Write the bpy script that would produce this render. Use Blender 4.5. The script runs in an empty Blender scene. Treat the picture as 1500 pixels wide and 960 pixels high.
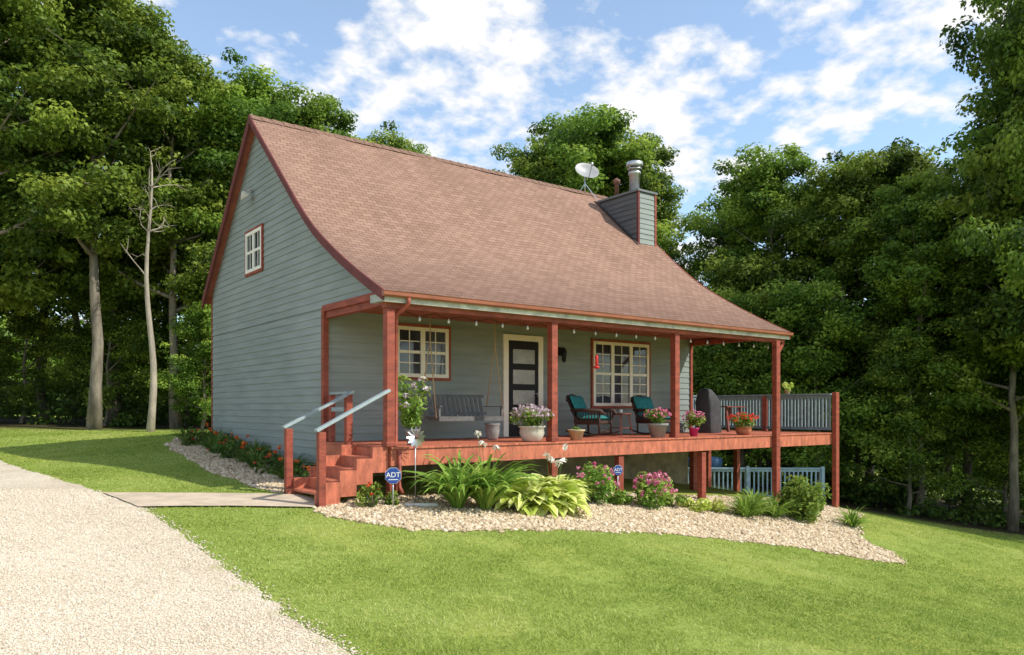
import bpy, math, numpy as np
from mathutils import Vector, Matrix, geometry
rng = np.random.default_rng(11)
sc = bpy.context.scene
col = sc.collection

# ------------------------------------------------------------------ terrain
CP = np.array([(-3.06,12.24,-1.535),(0,0,-1.6),(-8.1,21,-.8),(-14,27,-.7),(9,21.4,-2.74),(7.55,15,-2.98),
 (15.9,24,-4.1),(5.3,8,-2.5),(-12,18,-1.25),(-19,35,-.5),(2.2,16.3,-1.85),(3.02,13.7,-2.2),(.53,12.1,-1.85),
 (0,6,-1.8),(-5,5,-1.6),(-3,-5,-1.5),(-12,8,-1.4),(10,0,-2.9),(6.5,19.5,-2.35),(8,26,-2.9),(-2,30,-1.3),
 (20,15,-4.6),(-40,40,0),(40,50,-6),(0,80,-3),(-80,0,0),(80,0,-9),(0,-60,-2),(80,80,-5),(-80,80,1),
 (0,400,-4),(400,0,-10),(-400,0,0),(0,-400,-3),(400,400,-8),(-400,400,2),(400,-400,-8),(-400,-400,0)],float)
def _phi(r2): return np.sqrt(r2+4.0)
_n=len(CP)
_A=np.zeros((_n+3,_n+3)); _d=CP[:,None,:2]-CP[None,:,:2]
_A[:_n,:_n]=_phi((_d**2).sum(2)); _A[:_n,_n]=1; _A[:_n,_n+1:]=CP[:,:2]; _A[_n,:_n]=1; _A[_n+1:,:_n]=CP[:,:2].T
_W=np.linalg.solve(_A,np.concatenate([CP[:,2],[0,0,0]]))
def terrain(x,y):
    x=np.asarray(x,float); y=np.asarray(y,float)
    out=_W[_n]+_W[_n+1]*x+_W[_n+2]*y
    for i in range(_n):
        out=out+_W[i]*_phi((x-CP[i,0])**2+(y-CP[i,1])**2)
    return out
def gz(x,y): return float(terrain(x,y))

# house frame: local x along the porch front, local y from porch into house, z up (z=0 is eye height)
ang=math.atan2(.605,.796)
HM=Matrix.Translation((-2.067,13.0,0)) @ Matrix.Rotation(ang,4,'Z')
def hw(t,s,z=0): return HM@Vector((t,s,z))
def ground_at(t,s):
    w=hw(t,s); return gz(w.x,w.y)

# ------------------------------------------------------------------ materials
def newmat(name):
    m=bpy.data.materials.new(name); m.use_nodes=True
    nt=m.node_tree; b=nt.nodes["Principled BSDF"]; return m,nt,b
def N(nt,t,**k):
    n=nt.nodes.new(t)
    for a,v in k.items(): setattr(n,a,v)
    return n
def ramp(nt,fac,stops):
    r=N(nt,'ShaderNodeValToRGB'); e=r.color_ramp.elements
    while len(e)<len(stops): e.new(.5)
    for i,(p,c) in enumerate(stops):
        e[i].position=p; e[i].color=(*c,1) if len(c)==3 else c
    nt.links.new(fac,r.inputs[0]); return r
def mat(name,c,rough=.6,var=.15,scale=6,bump=.0,metal=0,stretch=(1,1,1),spec=.4,bscale=None):
    m,nt,b=newmat(name)
    tc=N(nt,'ShaderNodeTexCoord'); mp=N(nt,'ShaderNodeMapping'); mp.inputs['Scale'].default_value=stretch
    nt.links.new(tc.outputs['Object'],mp.inputs[0])
    no=N(nt,'ShaderNodeTexNoise'); no.inputs['Scale'].default_value=scale; no.inputs['Detail'].default_value=6
    no.inputs['Roughness'].default_value=.65
    nt.links.new(mp.outputs[0],no.inputs['Vector'])
    lo=tuple(max(0,x*(1-var*1.6)) for x in c); hi=tuple(min(1,x*(1+var*1.6)) for x in c)
    r=ramp(nt,no.outputs['Fac'],[(.3,lo),(.7,hi)])
    nt.links.new(r.outputs[0],b.inputs['Base Color'])
    b.inputs['Roughness'].default_value=rough; b.inputs['Metallic'].default_value=metal
    b.inputs['Specular IOR Level'].default_value=spec
    if bump:
        bp=N(nt,'ShaderNodeBump'); bp.inputs['Strength'].default_value=bump; bp.inputs['Distance'].default_value=.02
        n2=N(nt,'ShaderNodeTexNoise'); n2.inputs['Scale'].default_value=bscale or scale*4; n2.inputs['Detail'].default_value=4
        nt.links.new(mp.outputs[0],n2.inputs['Vector'])
        nt.links.new(n2.outputs['Fac'],bp.inputs['Height']); nt.links.new(bp.outputs[0],b.inputs['Normal'])
    return m
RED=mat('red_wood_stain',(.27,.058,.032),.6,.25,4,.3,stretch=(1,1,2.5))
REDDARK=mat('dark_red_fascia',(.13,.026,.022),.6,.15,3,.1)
DECKM=mat('terracotta_deck_stain',(.46,.135,.074),.62,.25,3.5,.3,stretch=(3,1,1))
CEIL=mat('porch_ceiling_stain',(.34,.10,.06),.6,.15,4,.1)
GREYRAIL=mat('blue_grey_paint',(.31,.37,.38),.5,.12,6,.1)
RAILBLUE=mat('deck_rail_blue_grey_paint',(.20,.265,.29),.5,.15,6,.1)
CREAM=mat('cream_trim_paint',(.80,.75,.64),.5,.04,6)
WHITE=mat('white_trim_paint',(.80,.77,.68),.5,.04,6)
BLACK=mat('black_paint',(.013,.012,.014),.55,.1,8,spec=.2)
COPPER=mat('brown_gutter_enamel',(.30,.10,.055),.35,.12,3)
STEEL=mat('galvanised_steel',(.55,.56,.56),.38,.12,8,metal=.85)
RUST=mat('rusty_steel',(.17,.08,.055),.7,.3,8)
CONC=mat('concrete_path',(.52,.42,.31),.9,.14,3,.4,bscale=40)
BLOCK=mat('foundation_block',(.30,.25,.15),.9,.25,3,.3)
PANEL=mat('frosted_panel',(.28,.28,.26),.2,.2,3)
TEAL=mat('teal_cushion',(.02,.17,.17),.85,.15,10,.2)
WICKER=mat('dark_brown_wicker',(.06,.035,.026),.6,.3,40,.5)
SWINGM=mat('weathered_swing_wood',(.12,.118,.115),.65,.2,8,.2)
ROPE=mat('rope',(.42,.31,.18),.9,.15,40,.3)
BARK=mat('bark',(.20,.17,.13),.95,.35,5,.9,stretch=(1,1,.25),bscale=14)
BARKPALE=mat('pale_bark',(.36,.31,.24),.95,.25,5,.6,stretch=(1,1,.3))
POTGREY=mat('grey_pot',(.26,.25,.24),.8,.12,8,.2)
POTWHITE=mat('pale_stone_pot',(.52,.48,.40),.8,.12,8,.2)
POTTAN=mat('tan_pot',(.45,.36,.22),.8,.1,8)
POTPINK=mat('magenta_pot',(.5,.03,.16),.4,.08,8)
POTRED=mat('terracotta_pot',(.42,.16,.08),.8,.1,8)
GRILLM=mat('black_grill_cover',(.045,.046,.05),.7,.2,5,.3)
SIGNBLUE=mat('sign_blue',(.02,.065,.28),.4,.03,3)
SIGNWHITE=mat('sign_white',(.72,.72,.72),.5,.03,3)
BLUEP=mat('blue_plastic',(.05,.12,.24),.5,.1,3)
PALEBLUE=mat('pale_blue_paint',(.30,.42,.54),.5,.12,5)
REDPLASTIC=mat('red_plastic',(.6,.02,.02),.3,.05,3)
BULB=mat('bulb_glass',(.6,.58,.5),.1,.02,3)
TABLEM=mat('dark_table_stain',(.16,.045,.03),.6,.15,5,.2)

def siding_mat(name,c,dirt=.5):
    m,nt,b=newmat(name)
    tc=N(nt,'ShaderNodeTexCoord')
    mp=N(nt,'ShaderNodeMapping'); mp.inputs['Scale'].default_value=(.6,.6,6.67); nt.links.new(tc.outputs['Object'],mp.inputs[0])
    n1=N(nt,'ShaderNodeTexNoise'); n1.inputs['Scale'].default_value=1.6; n1.inputs['Detail'].default_value=8; nt.links.new(mp.outputs[0],n1.inputs['Vector'])
    mp2=N(nt,'ShaderNodeMapping'); mp2.inputs['Scale'].default_value=(2,2,60); nt.links.new(tc.outputs['Object'],mp2.inputs[0])
    n2=N(nt,'ShaderNodeTexNoise'); n2.inputs['Scale'].default_value=1; n2.inputs['Detail'].default_value=4; nt.links.new(mp2.outputs[0],n2.inputs['Vector'])
    n3=N(nt,'ShaderNodeTexNoise'); n3.inputs['Scale'].default_value=.45; n3.inputs['Detail'].default_value=5; nt.links.new(tc.outputs['Object'],n3.inputs['Vector'])
    r=ramp(nt,n1.outputs['Fac'],[(.25,tuple(x*(1-.35*dirt) for x in c)),(.55,c),(.8,tuple(x*1.12 for x in c))])
    r3=ramp(nt,n3.outputs['Fac'],[(.3,(.84,.87,.85)),(.7,(1.08,1.06,1.06))])
    mx=N(nt,'ShaderNodeMix',data_type='RGBA',blend_type='MULTIPLY'); mx.inputs[0].default_value=1; nt.links.new(r.outputs[0],mx.inputs[6]); nt.links.new(r3.outputs[0],mx.inputs[7])
    nt.links.new(mx.outputs[2],b.inputs['Base Color']); b.inputs['Roughness'].default_value=.65
    bp=N(nt,'ShaderNodeBump'); bp.inputs['Strength'].default_value=.35; bp.inputs['Distance'].default_value=.01
    nt.links.new(n2.outputs['Fac'],bp.inputs['Height']); nt.links.new(bp.outputs[0],b.inputs['Normal'])
    return m
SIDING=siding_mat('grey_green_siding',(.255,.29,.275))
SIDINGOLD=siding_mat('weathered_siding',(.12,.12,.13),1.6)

def shingle_mat():
    m,nt,b=newmat('tan_brown_shingles')
    uv=N(nt,'ShaderNodeUVMap'); uv.uv_map='UVMap'
    br=N(nt,'ShaderNodeTexBrick'); br.inputs['Scale'].default_value=1; br.inputs['Brick Width'].default_value=.24
    br.inputs['Row Height'].default_value=.135; br.inputs['Mortar Size'].default_value=.008; br.inputs['Mortar Smooth'].default_value=.2; br.inputs['Bias'].default_value=0
    br.inputs['Color1'].default_value=(.25,.145,.103,1); br.inputs['Color2'].default_value=(.325,.195,.142,1); br.inputs['Mortar'].default_value=(.125,.072,.052,1)
    nt.links.new(uv.outputs[0],br.inputs['Vector'])
    n1=N(nt,'ShaderNodeTexNoise'); n1.inputs['Scale'].default_value=.5; n1.inputs['Detail'].default_value=5; n1.inputs['Roughness'].default_value=.55
    mp=N(nt,'ShaderNodeMapping'); mp.inputs['Scale'].default_value=(1.8,.35,1); nt.links.new(uv.outputs[0],mp.inputs[0]); nt.links.new(mp.outputs[0],n1.inputs['Vector'])
    r1=ramp(nt,n1.outputs['Fac'],[(.3,(.90,.89,.88)),(.52,(1,1,1)),(.75,(1.10,1.09,1.08))])
    n2=N(nt,'ShaderNodeTexNoise'); n2.inputs['Scale'].default_value=30; n2.inputs['Detail'].default_value=6; n2.inputs['Roughness'].default_value=.85; nt.links.new(uv.outputs[0],n2.inputs['Vector'])
    r2=ramp(nt,n2.outputs['Fac'],[(.32,(.62,.62,.62)),(.5,(1,1,1)),(.68,(1.42,1.40,1.38))])
    mx=N(nt,'ShaderNodeMix',data_type='RGBA',blend_type='MULTIPLY'); mx.inputs[0].default_value=1
    nt.links.new(br.outputs['Color'],mx.inputs[6]); nt.links.new(r1.outputs[0],mx.inputs[7])
    mx2=N(nt,'ShaderNodeMix',data_type='RGBA',blend_type='MULTIPLY'); mx2.inputs[0].default_value=1
    nt.links.new(mx.outputs[2],mx2.inputs[6]); nt.links.new(r2.outputs[0],mx2.inputs[7])
    sp=N(nt,'ShaderNodeSeparateXYZ'); nt.links.new(uv.outputs[0],sp.inputs[0])
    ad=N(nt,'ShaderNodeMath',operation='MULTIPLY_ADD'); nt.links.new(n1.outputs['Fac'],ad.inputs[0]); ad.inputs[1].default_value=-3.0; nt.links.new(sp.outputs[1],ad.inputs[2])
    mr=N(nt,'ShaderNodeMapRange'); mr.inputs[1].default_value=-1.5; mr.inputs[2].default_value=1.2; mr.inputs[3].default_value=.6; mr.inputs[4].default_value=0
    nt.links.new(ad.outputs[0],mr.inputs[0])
    # dark row lines : lower edge of every course
    dv=N(nt,'ShaderNodeMath',operation='DIVIDE'); dv.inputs[1].default_value=.135; nt.links.new(sp.outputs[1],dv.inputs[0])
    fr=N(nt,'ShaderNodeMath',operation='FRACT'); nt.links.new(dv.outputs[0],fr.inputs[0])
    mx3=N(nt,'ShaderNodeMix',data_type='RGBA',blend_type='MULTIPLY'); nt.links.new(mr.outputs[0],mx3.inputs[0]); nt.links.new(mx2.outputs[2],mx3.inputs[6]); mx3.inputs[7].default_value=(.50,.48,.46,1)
    nt.links.new(mx3.outputs[2],b.inputs['Base Color']); b.inputs['Roughness'].default_value=.9; b.inputs['Specular IOR Level'].default_value=.25
    iv=N(nt,'ShaderNodeMath',operation='SUBTRACT'); iv.inputs[0].default_value=1; nt.links.new(fr.outputs[0],iv.inputs[1])
    a2=N(nt,'ShaderNodeMath',operation='MULTIPLY_ADD'); nt.links.new(n2.outputs['Fac'],a2.inputs[0]); a2.inputs[1].default_value=.6; nt.links.new(iv.outputs[0],a2.inputs[2])
    bp=N(nt,'ShaderNodeBump'); bp.inputs['Strength'].default_value=.8; bp.inputs['Distance'].default_value=.014
    nt.links.new(a2.outputs[0],bp.inputs['Height']); nt.links.new(bp.outputs[0],b.inputs['Normal'])
    return m
SHINGLE=shingle_mat()

def glass_mat():
    m,nt,b=newmat('window_glass')
    tc=N(nt,'ShaderNodeTexCoord'); no=N(nt,'ShaderNodeTexNoise'); no.inputs['Scale'].default_value=1.3; nt.links.new(tc.outputs['Object'],no.inputs['Vector'])
    r=ramp(nt,no.outputs['Fac'],[(.4,(.02,.022,.03)),(.65,(.075,.085,.10))]); nt.links.new(r.outputs[0],b.inputs['Base Color'])
    b.inputs['Roughness'].default_value=.04; b.inputs['Specular IOR Level'].default_value=.5
    return m
GLASS=glass_mat()

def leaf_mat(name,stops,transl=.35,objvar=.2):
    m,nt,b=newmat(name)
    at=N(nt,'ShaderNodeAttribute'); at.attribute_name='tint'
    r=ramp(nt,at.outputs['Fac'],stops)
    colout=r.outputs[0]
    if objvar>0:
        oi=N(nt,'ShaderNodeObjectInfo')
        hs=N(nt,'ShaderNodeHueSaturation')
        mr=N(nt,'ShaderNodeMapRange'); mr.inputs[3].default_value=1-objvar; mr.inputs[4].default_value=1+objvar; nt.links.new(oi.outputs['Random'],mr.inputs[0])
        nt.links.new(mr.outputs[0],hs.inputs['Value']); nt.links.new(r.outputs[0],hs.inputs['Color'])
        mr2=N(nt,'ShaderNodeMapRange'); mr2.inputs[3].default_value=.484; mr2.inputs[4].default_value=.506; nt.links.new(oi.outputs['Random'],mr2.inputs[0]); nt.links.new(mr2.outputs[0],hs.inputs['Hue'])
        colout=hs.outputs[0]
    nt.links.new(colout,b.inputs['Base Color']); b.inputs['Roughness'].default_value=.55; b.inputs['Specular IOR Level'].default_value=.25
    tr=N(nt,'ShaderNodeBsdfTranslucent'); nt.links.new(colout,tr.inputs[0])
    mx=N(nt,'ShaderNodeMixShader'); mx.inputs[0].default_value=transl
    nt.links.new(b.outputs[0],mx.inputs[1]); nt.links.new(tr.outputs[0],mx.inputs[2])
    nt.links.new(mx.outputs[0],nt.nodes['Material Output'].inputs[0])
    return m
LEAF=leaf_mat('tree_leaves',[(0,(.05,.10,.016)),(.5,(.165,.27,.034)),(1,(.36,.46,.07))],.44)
LEAFDARK=leaf_mat('undergrowth_leaves',[(0,(.045,.09,.016)),(.6,(.11,.19,.028)),(1,(.20,.28,.05))],.4)
LEAFFAR=leaf_mat('far_leaves',[(0,(.08,.15,.02)),(.6,(.20,.31,.04)),(1,(.34,.43,.07))],.4)
LEAFPLANT=leaf_mat('garden_leaves',[(0,(.10,.20,.03)),(.5,(.20,.35,.05)),(1,(.38,.50,.10))],.38)
LEAFBED=leaf_mat('dark_garden_leaves',[(0,(.04,.09,.018)),(.5,(.09,.18,.03)),(1,(.2,.3,.06))],.35)
LEAFHOSTA=leaf_mat('yellow_green_hosta_leaves',[(0,(.30,.42,.05)),(.5,(.52,.62,.10)),(1,(.76,.78,.34))])
GRASSM=leaf_mat('grass_blades',[(0,(.21,.295,.05)),(.5,(.375,.46,.09)),(1,(.57,.59,.22))],.35,0)
def petal(name,a,b_): return leaf_mat(name,[(0,a),(1,b_)],.3,0)
PPINK=petal('pink_petals',(.65,.10,.26),(.88,.42,.55))
PWHITE=petal('pale_lilac_petals',(.62,.42,.52),(.85,.78,.78))
PRED=petal('red_petals',(.65,.03,.02),(.85,.16,.08))
PORANGE=petal('orange_petals',(.70,.10,.02),(.85,.26,.04))
PCREAM=petal('white_lily_petals',(.8,.72,.62),(.88,.84,.76))

def stone_attr(name,stops):
    m,nt,b=newmat(name); at=N(nt,'ShaderNodeAttribute'); at.attribute_name='tint'
    r=ramp(nt,at.outputs['Fac'],stops); nt.links.new(r.outputs[0],b.inputs['Base Color']); b.inputs['Roughness'].default_value=.9; return m
STONE_T=[(0,(.17,.115,.065)),(.35,(.44,.33,.20)),(.7,(.60,.48,.32)),(1,(.76,.67,.52))]
PEB=stone_attr('river_pebbles',STONE_T)
GRAVST=stone_attr('driveway_stones',[(0,(.34,.27,.19)),(.4,(.58,.485,.365)),(.8,(.68,.59,.46)),(1,(.76,.70,.59))])
def gravel_mat(name,stops,scale):
    m,nt,b=newmat(name); tc=N(nt,'ShaderNodeTexCoord')
    v=N(nt,'ShaderNodeTexVoronoi'); v.inputs['Scale'].default_value=scale; nt.links.new(tc.outputs['Object'],v.inputs['Vector'])
    sp=N(nt,'ShaderNodeSeparateColor'); nt.links.new(v.outputs['Color'],sp.inputs[0])
    r=ramp(nt,sp.outputs[0],stops)
    n=N(nt,'ShaderNodeTexNoise'); n.inputs['Scale'].default_value=.7; n.inputs['Detail'].default_value=6; nt.links.new(tc.outputs['Object'],n.inputs['Vector'])
    r2=ramp(nt,n.outputs['Fac'],[(.3,(.82,.78,.72)),(.7,(1.06,1.06,1.06))])
    mx=N(nt,'ShaderNodeMix',data_type='RGBA',blend_type='MULTIPLY'); mx.inputs[0].default_value=1
    nt.links.new(r.outputs[0],mx.inputs[6]); nt.links.new(r2.outputs[0],mx.inputs[7]); nt.links.new(mx.outputs[2],b.inputs['Base Color'])
    bp=N(nt,'ShaderNodeBump'); bp.invert=True; bp.inputs['Strength'].default_value=.5; bp.inputs['Distance'].default_value=.012
    nt.links.new(v.outputs['Distance'],bp.inputs['Height']); nt.links.new(bp.outputs[0],b.inputs['Normal']); b.inputs['Roughness'].default_value=.95
    return m
DRIVEM=gravel_mat('gravel_drive',[(0,(.44,.36,.26)),(.4,(.62,.53,.41)),(.8,(.69,.61,.49)),(1,(.76,.70,.60))],60)
BEDM=gravel_mat('stone_mulch',STONE_T,16)

def lawn_mat():
    m,nt,b=newmat('lawn'); tc=N(nt,'ShaderNodeTexCoord')
    def noise(s,d=5,r=.6):
        n=N(nt,'ShaderNodeTexNoise'); n.inputs['Scale'].default_value=s; n.inputs['Detail'].default_value=d; n.inputs['Roughness'].default_value=r
        nt.links.new(tc.outputs['Object'],n.inputs['Vector']); return n
    a=noise(.35,6); c=noise(14,6,.8); f=noise(70,3,.8)
    r=ramp(nt,c.outputs['Fac'],[(.28,(.145,.20,.036)),(.5,(.25,.315,.06)),(.72,(.38,.40,.12))])
    r2=ramp(nt,a.outputs['Fac'],[(.3,(.82,.92,.85)),(.5,(1,1,1)),(.72,(1.22,1.08,1.05))])
    mx=N(nt,'ShaderNodeMix',data_type='RGBA',blend_type='MULTIPLY'); mx.inputs[0].default_value=1
    nt.links.new(r.outputs[0],mx.inputs[6]); nt.links.new(r2.outputs[0],mx.inputs[7])
    at=N(nt,'ShaderNodeAttribute'); at.attribute_name='litter'
    m3=N(nt,'ShaderNodeMix',data_type='RGBA'); nt.links.new(at.outputs['Fac'],m3.inputs[0]); nt.links.new(mx.outputs[2],m3.inputs[6]); m3.inputs[7].default_value=(.06,.05,.025,1)
    nt.links.new(m3.outputs[2],b.inputs['Base Color']); b.inputs['Roughness'].default_value=.9; b.inputs['Specular IOR Level'].default_value=.1
    ad=N(nt,'ShaderNodeMath',operation='MULTIPLY_ADD'); nt.links.new(f.outputs['Fac'],ad.inputs[0]); ad.inputs[1].default_value=.5; nt.links.new(c.outputs['Fac'],ad.inputs[2])
    bp=N(nt,'ShaderNodeBump'); bp.inputs['Strength'].default_value=.6; bp.inputs['Distance'].default_value=.03
    nt.links.new(ad.outputs[0],bp.inputs['Height']); nt.links.new(bp.outputs[0],b.inputs['Normal'])
    return m
LAWN=lawn_mat()

# ------------------------------------------------------------------ mesh helpers
def tag(o,label,cat,group=None,kind=None):
    o["label"]=label; o["category"]=cat
    if group: o["group"]=group
    if kind: o["kind"]=kind
def link(o,parent=None,M=None):
    col.objects.link(o)
    if parent is not None: o.parent=parent
    if M is not None: o.matrix_local=M
    return o
def empty(name,M,label=None,cat=None,group=None,parent=None):
    o=bpy.data.objects.new(name,None); o.empty_display_size=.3; link(o,parent,M)
    if label: tag(o,label,cat,group)
    return o
class MB:
    def __init__(s): s.v=[];s.f=[];s.m=[];s.s=[]
    def add(s,v,f,mi=0,sm=False):
        k=len(s.v); s.v+= [tuple(p) for p in v]
        for q in f: s.f.append(tuple(i+k for i in q)); s.m.append(mi); s.s.append(sm)
    def box(s,x0,x1,y0,y1,z0,z1,mi=0):
        v=[(x,y,z) for z in (z0,z1) for y in (y0,y1) for x in (x0,x1)]
        s.add(v,[(0,2,3,1),(4,5,7,6),(0,1,5,4),(2,6,7,3),(0,4,6,2),(1,3,7,5)],mi)
    def beam(s,p,q,w,h,mi=0,up=(0,0,1)):
        p=Vector(p);q=Vector(q);d=(q-p).normalized();u=Vector(up)
        a=d.cross(u)
        if a.length<1e-4: a=d.cross(Vector((0,1,0)))
        a.normalize(); b=a.cross(d).normalized()
        v=[]
        for c in (p,q):
            for i,j in ((-1,-1),(1,-1),(1,1),(-1,1)): v.append(c+a*(w/2*i)+b*(h/2*j))
        s.add(v,[(0,3,2,1),(4,5,6,7),(0,1,5,4),(1,2,6,5),(2,3,7,6),(3,0,4,7)],mi)
    def tube(s,pts,rad,n=8,mi=0,cap=True,sm=True):
        pts=[Vector(p) for p in pts]
        if not hasattr(rad,'__len__'): rad=[rad]*len(pts)
        v=[];ref=Vector((.31,.17,.93)).normalized()
        d0=(pts[-1]-pts[0]).normalized()
        if abs(d0.dot(ref))>.9: ref=Vector((1,.1,.05)).normalized()
        for i,p in enumerate(pts):
            d=(pts[min(i+1,len(pts)-1)]-pts[max(i-1,0)]).normalized()
            a=d.cross(ref).normalized(); b=a.cross(d).normalized()
            for k in range(n):
                t=2*math.pi*k/n; v.append(p+(a*math.cos(t)+b*math.sin(t))*rad[i])
        f=[]
        for i in range(len(pts)-1):
            for k in range(n):
                f.append((i*n+k,(i*n+(k+1)%n),(i+1)*n+(k+1)%n,(i+1)*n+k))
        if cap: f.append(tuple(range(n-1,-1,-1))); f.append(tuple((len(pts)-1)*n+k for k in range(n)))
        s.add(v,f,mi,sm)
    def lathe(s,prof,c=(0,0,0),n=20,mi=0,M=None,sx=1,sy=1):
        v=[];c=Vector(c)
        for r,z in prof:
            for k in range(n):
                t=2*math.pi*k/n; p=Vector((r*math.cos(t)*sx,r*math.sin(t)*sy,z))
                if M is not None: p=M@p
                v.append(c+p)
        f=[]
        for i in range(len(prof)-1):
            for k in range(n): f.append((i*n+k,i*n+(k+1)%n,(i+1)*n+(k+1)%n,(i+1)*n+k))
        if prof[0][0]>1e-4: f.append(tuple(range(n-1,-1,-1)))
        if prof[-1][0]>1e-4: f.append(tuple((len(prof)-1)*n+k for k in range(n)))
        s.add(v,f,mi,True)
    def obj(s,name,mats,parent=None,M=None,bevel=0):
        me=bpy.data.meshes.new(name); me.from_pydata(s.v,[],s.f)
        for m in (mats if isinstance(mats,(list,tuple)) else [mats]): me.materials.append(m)
        me.polygons.foreach_set('material_index',s.m); me.polygons.foreach_set('use_smooth',s.s); me.update()
        o=bpy.data.objects.new(name,me); link(o,parent,M)
        if bevel:
            b=o.modifiers.new('bevel','BEVEL'); b.width=bevel; b.segments=2; b.limit_method='ANGLE'
        return o
def boxobj(name,m,parent,*a,bevel=0):
    mb=MB(); mb.box(*a); return mb.obj(name,m,parent,bevel=bevel)
def np_mesh(name,V,k,m,tint=None,faces=None,smooth=False):
    V=np.ascontiguousarray(V,dtype=np.float32).reshape(-1,3); me=bpy.data.meshes.new(name)
    nv=len(V); me.vertices.add(nv); me.vertices.foreach_set('co',V.ravel())
    idx=np.arange(nv,dtype=np.int32) if faces is None else np.ascontiguousarray(faces,dtype=np.int32).ravel()
    npoly=len(idx)//k
    me.loops.add(len(idx)); me.loops.foreach_set('vertex_index',idx)
    me.polygons.add(npoly); me.polygons.foreach_set('loop_start',np.arange(0,npoly*k,k,dtype=np.int32))
    me.materials.append(m)
    if smooth: me.polygons.foreach_set('use_smooth',np.ones(npoly,bool))
    me.update(calc_edges=True)
    if tint is not None:
        a=me.attributes.new('tint','FLOAT','POINT'); a.data.foreach_set('value',np.ascontiguousarray(tint,dtype=np.float32))
    return me
def unit(a): return a/np.maximum(np.linalg.norm(a,axis=1,keepdims=True),1e-6)
def leaf_quads(C,Nn,L,W,r):
    n=len(C); T=unit(np.cross(Nn,r.normal(size=(n,3)))); B=np.cross(Nn,T)
    L=np.broadcast_to(L,(n,))[:,None]; W=np.broadcast_to(W,(n,))[:,None]
    f=Nn*W*.22
    return np.stack([C-T*L/2,C+B*W/2+f,C+T*L/2,C-B*W/2+f],1)
def clump(r,c,rad,n,L,W,up=.5,tint=(.3,.7),shell=.55):
    d=unit(r.normal(size=(n,3))); rr=(shell+(1-shell)*r.random(n)**.7)[:,None]
    C=np.array(c)+d*rr*np.array(rad)
    Nn=unit(d*.6+np.array([0,0,up])+r.normal(size=(n,3))*.45)
    s=r.uniform(.7,1.3,n); Q=leaf_quads(C,Nn,L*s,W*s,r)
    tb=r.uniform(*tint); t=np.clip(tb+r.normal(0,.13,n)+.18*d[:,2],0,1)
    return Q,np.repeat(t,4)

# ------------------------------------------------------------------ regions on the ground
def inpoly(x,y,P):
    x=np.asarray(x);y=np.asarray(y);ins=np.zeros(x.shape,bool);n=len(P);j=n-1
    for i in range(n):
        xi,yi=P[i];xj,yj=P[j]
        if yi!=yj:
            c=((yi>y)!=(yj>y))&(x<(xj-xi)*(y-yi)/(yj-yi)+xi); ins^=c
        j=i
    return ins
def densify_lin(P,step,jit,r):
    out=[];n=len(P)
    for i in range(n):
        a=np.array(P[i],float);b=np.array(P[(i+1)%n],float);m=max(1,int(np.linalg.norm(b-a)/step))
        for q in range(m): out.append(tuple(a+(b-a)*q/m+r.normal(0,jit,2)))
    return out
drive=densify_lin([(-12.2,18.4),(-9.2,15.2),(-6.6,12.6),(-5.4,11.35),(-4.6,10.3),(-3.9,9.3),(-3.1,8.2),(-2.5,7.3),(-1.9,6.4),(-1.35,5.66),(-.85,5.0),(0,4.2),(.9,2.5),(1.6,0),(2,-8),(-9,-8),(-20,-2),(-34,12),(-45,30),(-40,34),(-27,27),(-18,22.5)],.25,.03,rng)
path=densify_lin([(-6.75,12.75),(-3.6,13.1),(-3.2,12.8),(-3.1,12.0),(-4.3,11.8),(-5.55,11.5)],.3,.01,rng)
bed=densify_lin([(-3.0,12.05),(-2.8,11.55),(-2.2,11.1),(-1.43,10.85),(-.5,11.1),(.53,11.9),(1.8,12.8),(3.02,13.5),(4.2,14.1),(5.4,14.5),(6.6,14.7),(7.6,14.9),(7.75,15.4),(7.6,16.8),(8.2,18.6),(9.4,20.8),(8.8,21.4),(7.0,20.5),(2.5,17.0),(-2.0,13.6),(-2.7,13.0)],.25,.05,rng)
sidebed=densify_lin([(-4.0,13.3),(-4.4,13.6),(-5.4,14.7),(-6.5,16.2),(-7.6,17.9),(-8.9,19.8),(-9.3,21.5),(-8.3,21.5),(-3.6,15.0),(-3.1,13.6)],.25,.04,rng)
def sheet(name,P,step,off,m):
    xs=np.array(P); x0,y0=xs.min(0);x1,y1=xs.max(0)
    gx,gy=np.meshgrid(np.arange(x0,x1,step)+.013,np.arange(y0,y1,step)+.017); gx=gx.ravel();gy=gy.ravel()
    k=inpoly(gx,gy,P)
    pts=[Vector(p) for p in P]+[Vector((a,b)) for a,b in zip(gx[k],gy[k])]
    ed=[(i,(i+1)%len(P)) for i in range(len(P))]
    vs,es,fs,_,_,_=geometry.delaunay_2d_cdt(pts,ed,[],1,1e-5)
    a=np.array([(v.x,v.y) for v in vs]); z=terrain(a[:,0],a[:,1])+off
    me=bpy.data.meshes.new(name); me.from_pydata([(p[0],p[1],q) for p,q in zip(a,z)],[],[tuple(f) for f in fs]); me.materials.append(m)
    for p in me.polygons: p.use_smooth=True
    me.update(); 
    if me.polygons[0].normal.z<0: me.flip_normals()
    return link(bpy.data.objects.new(name,me))

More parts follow.
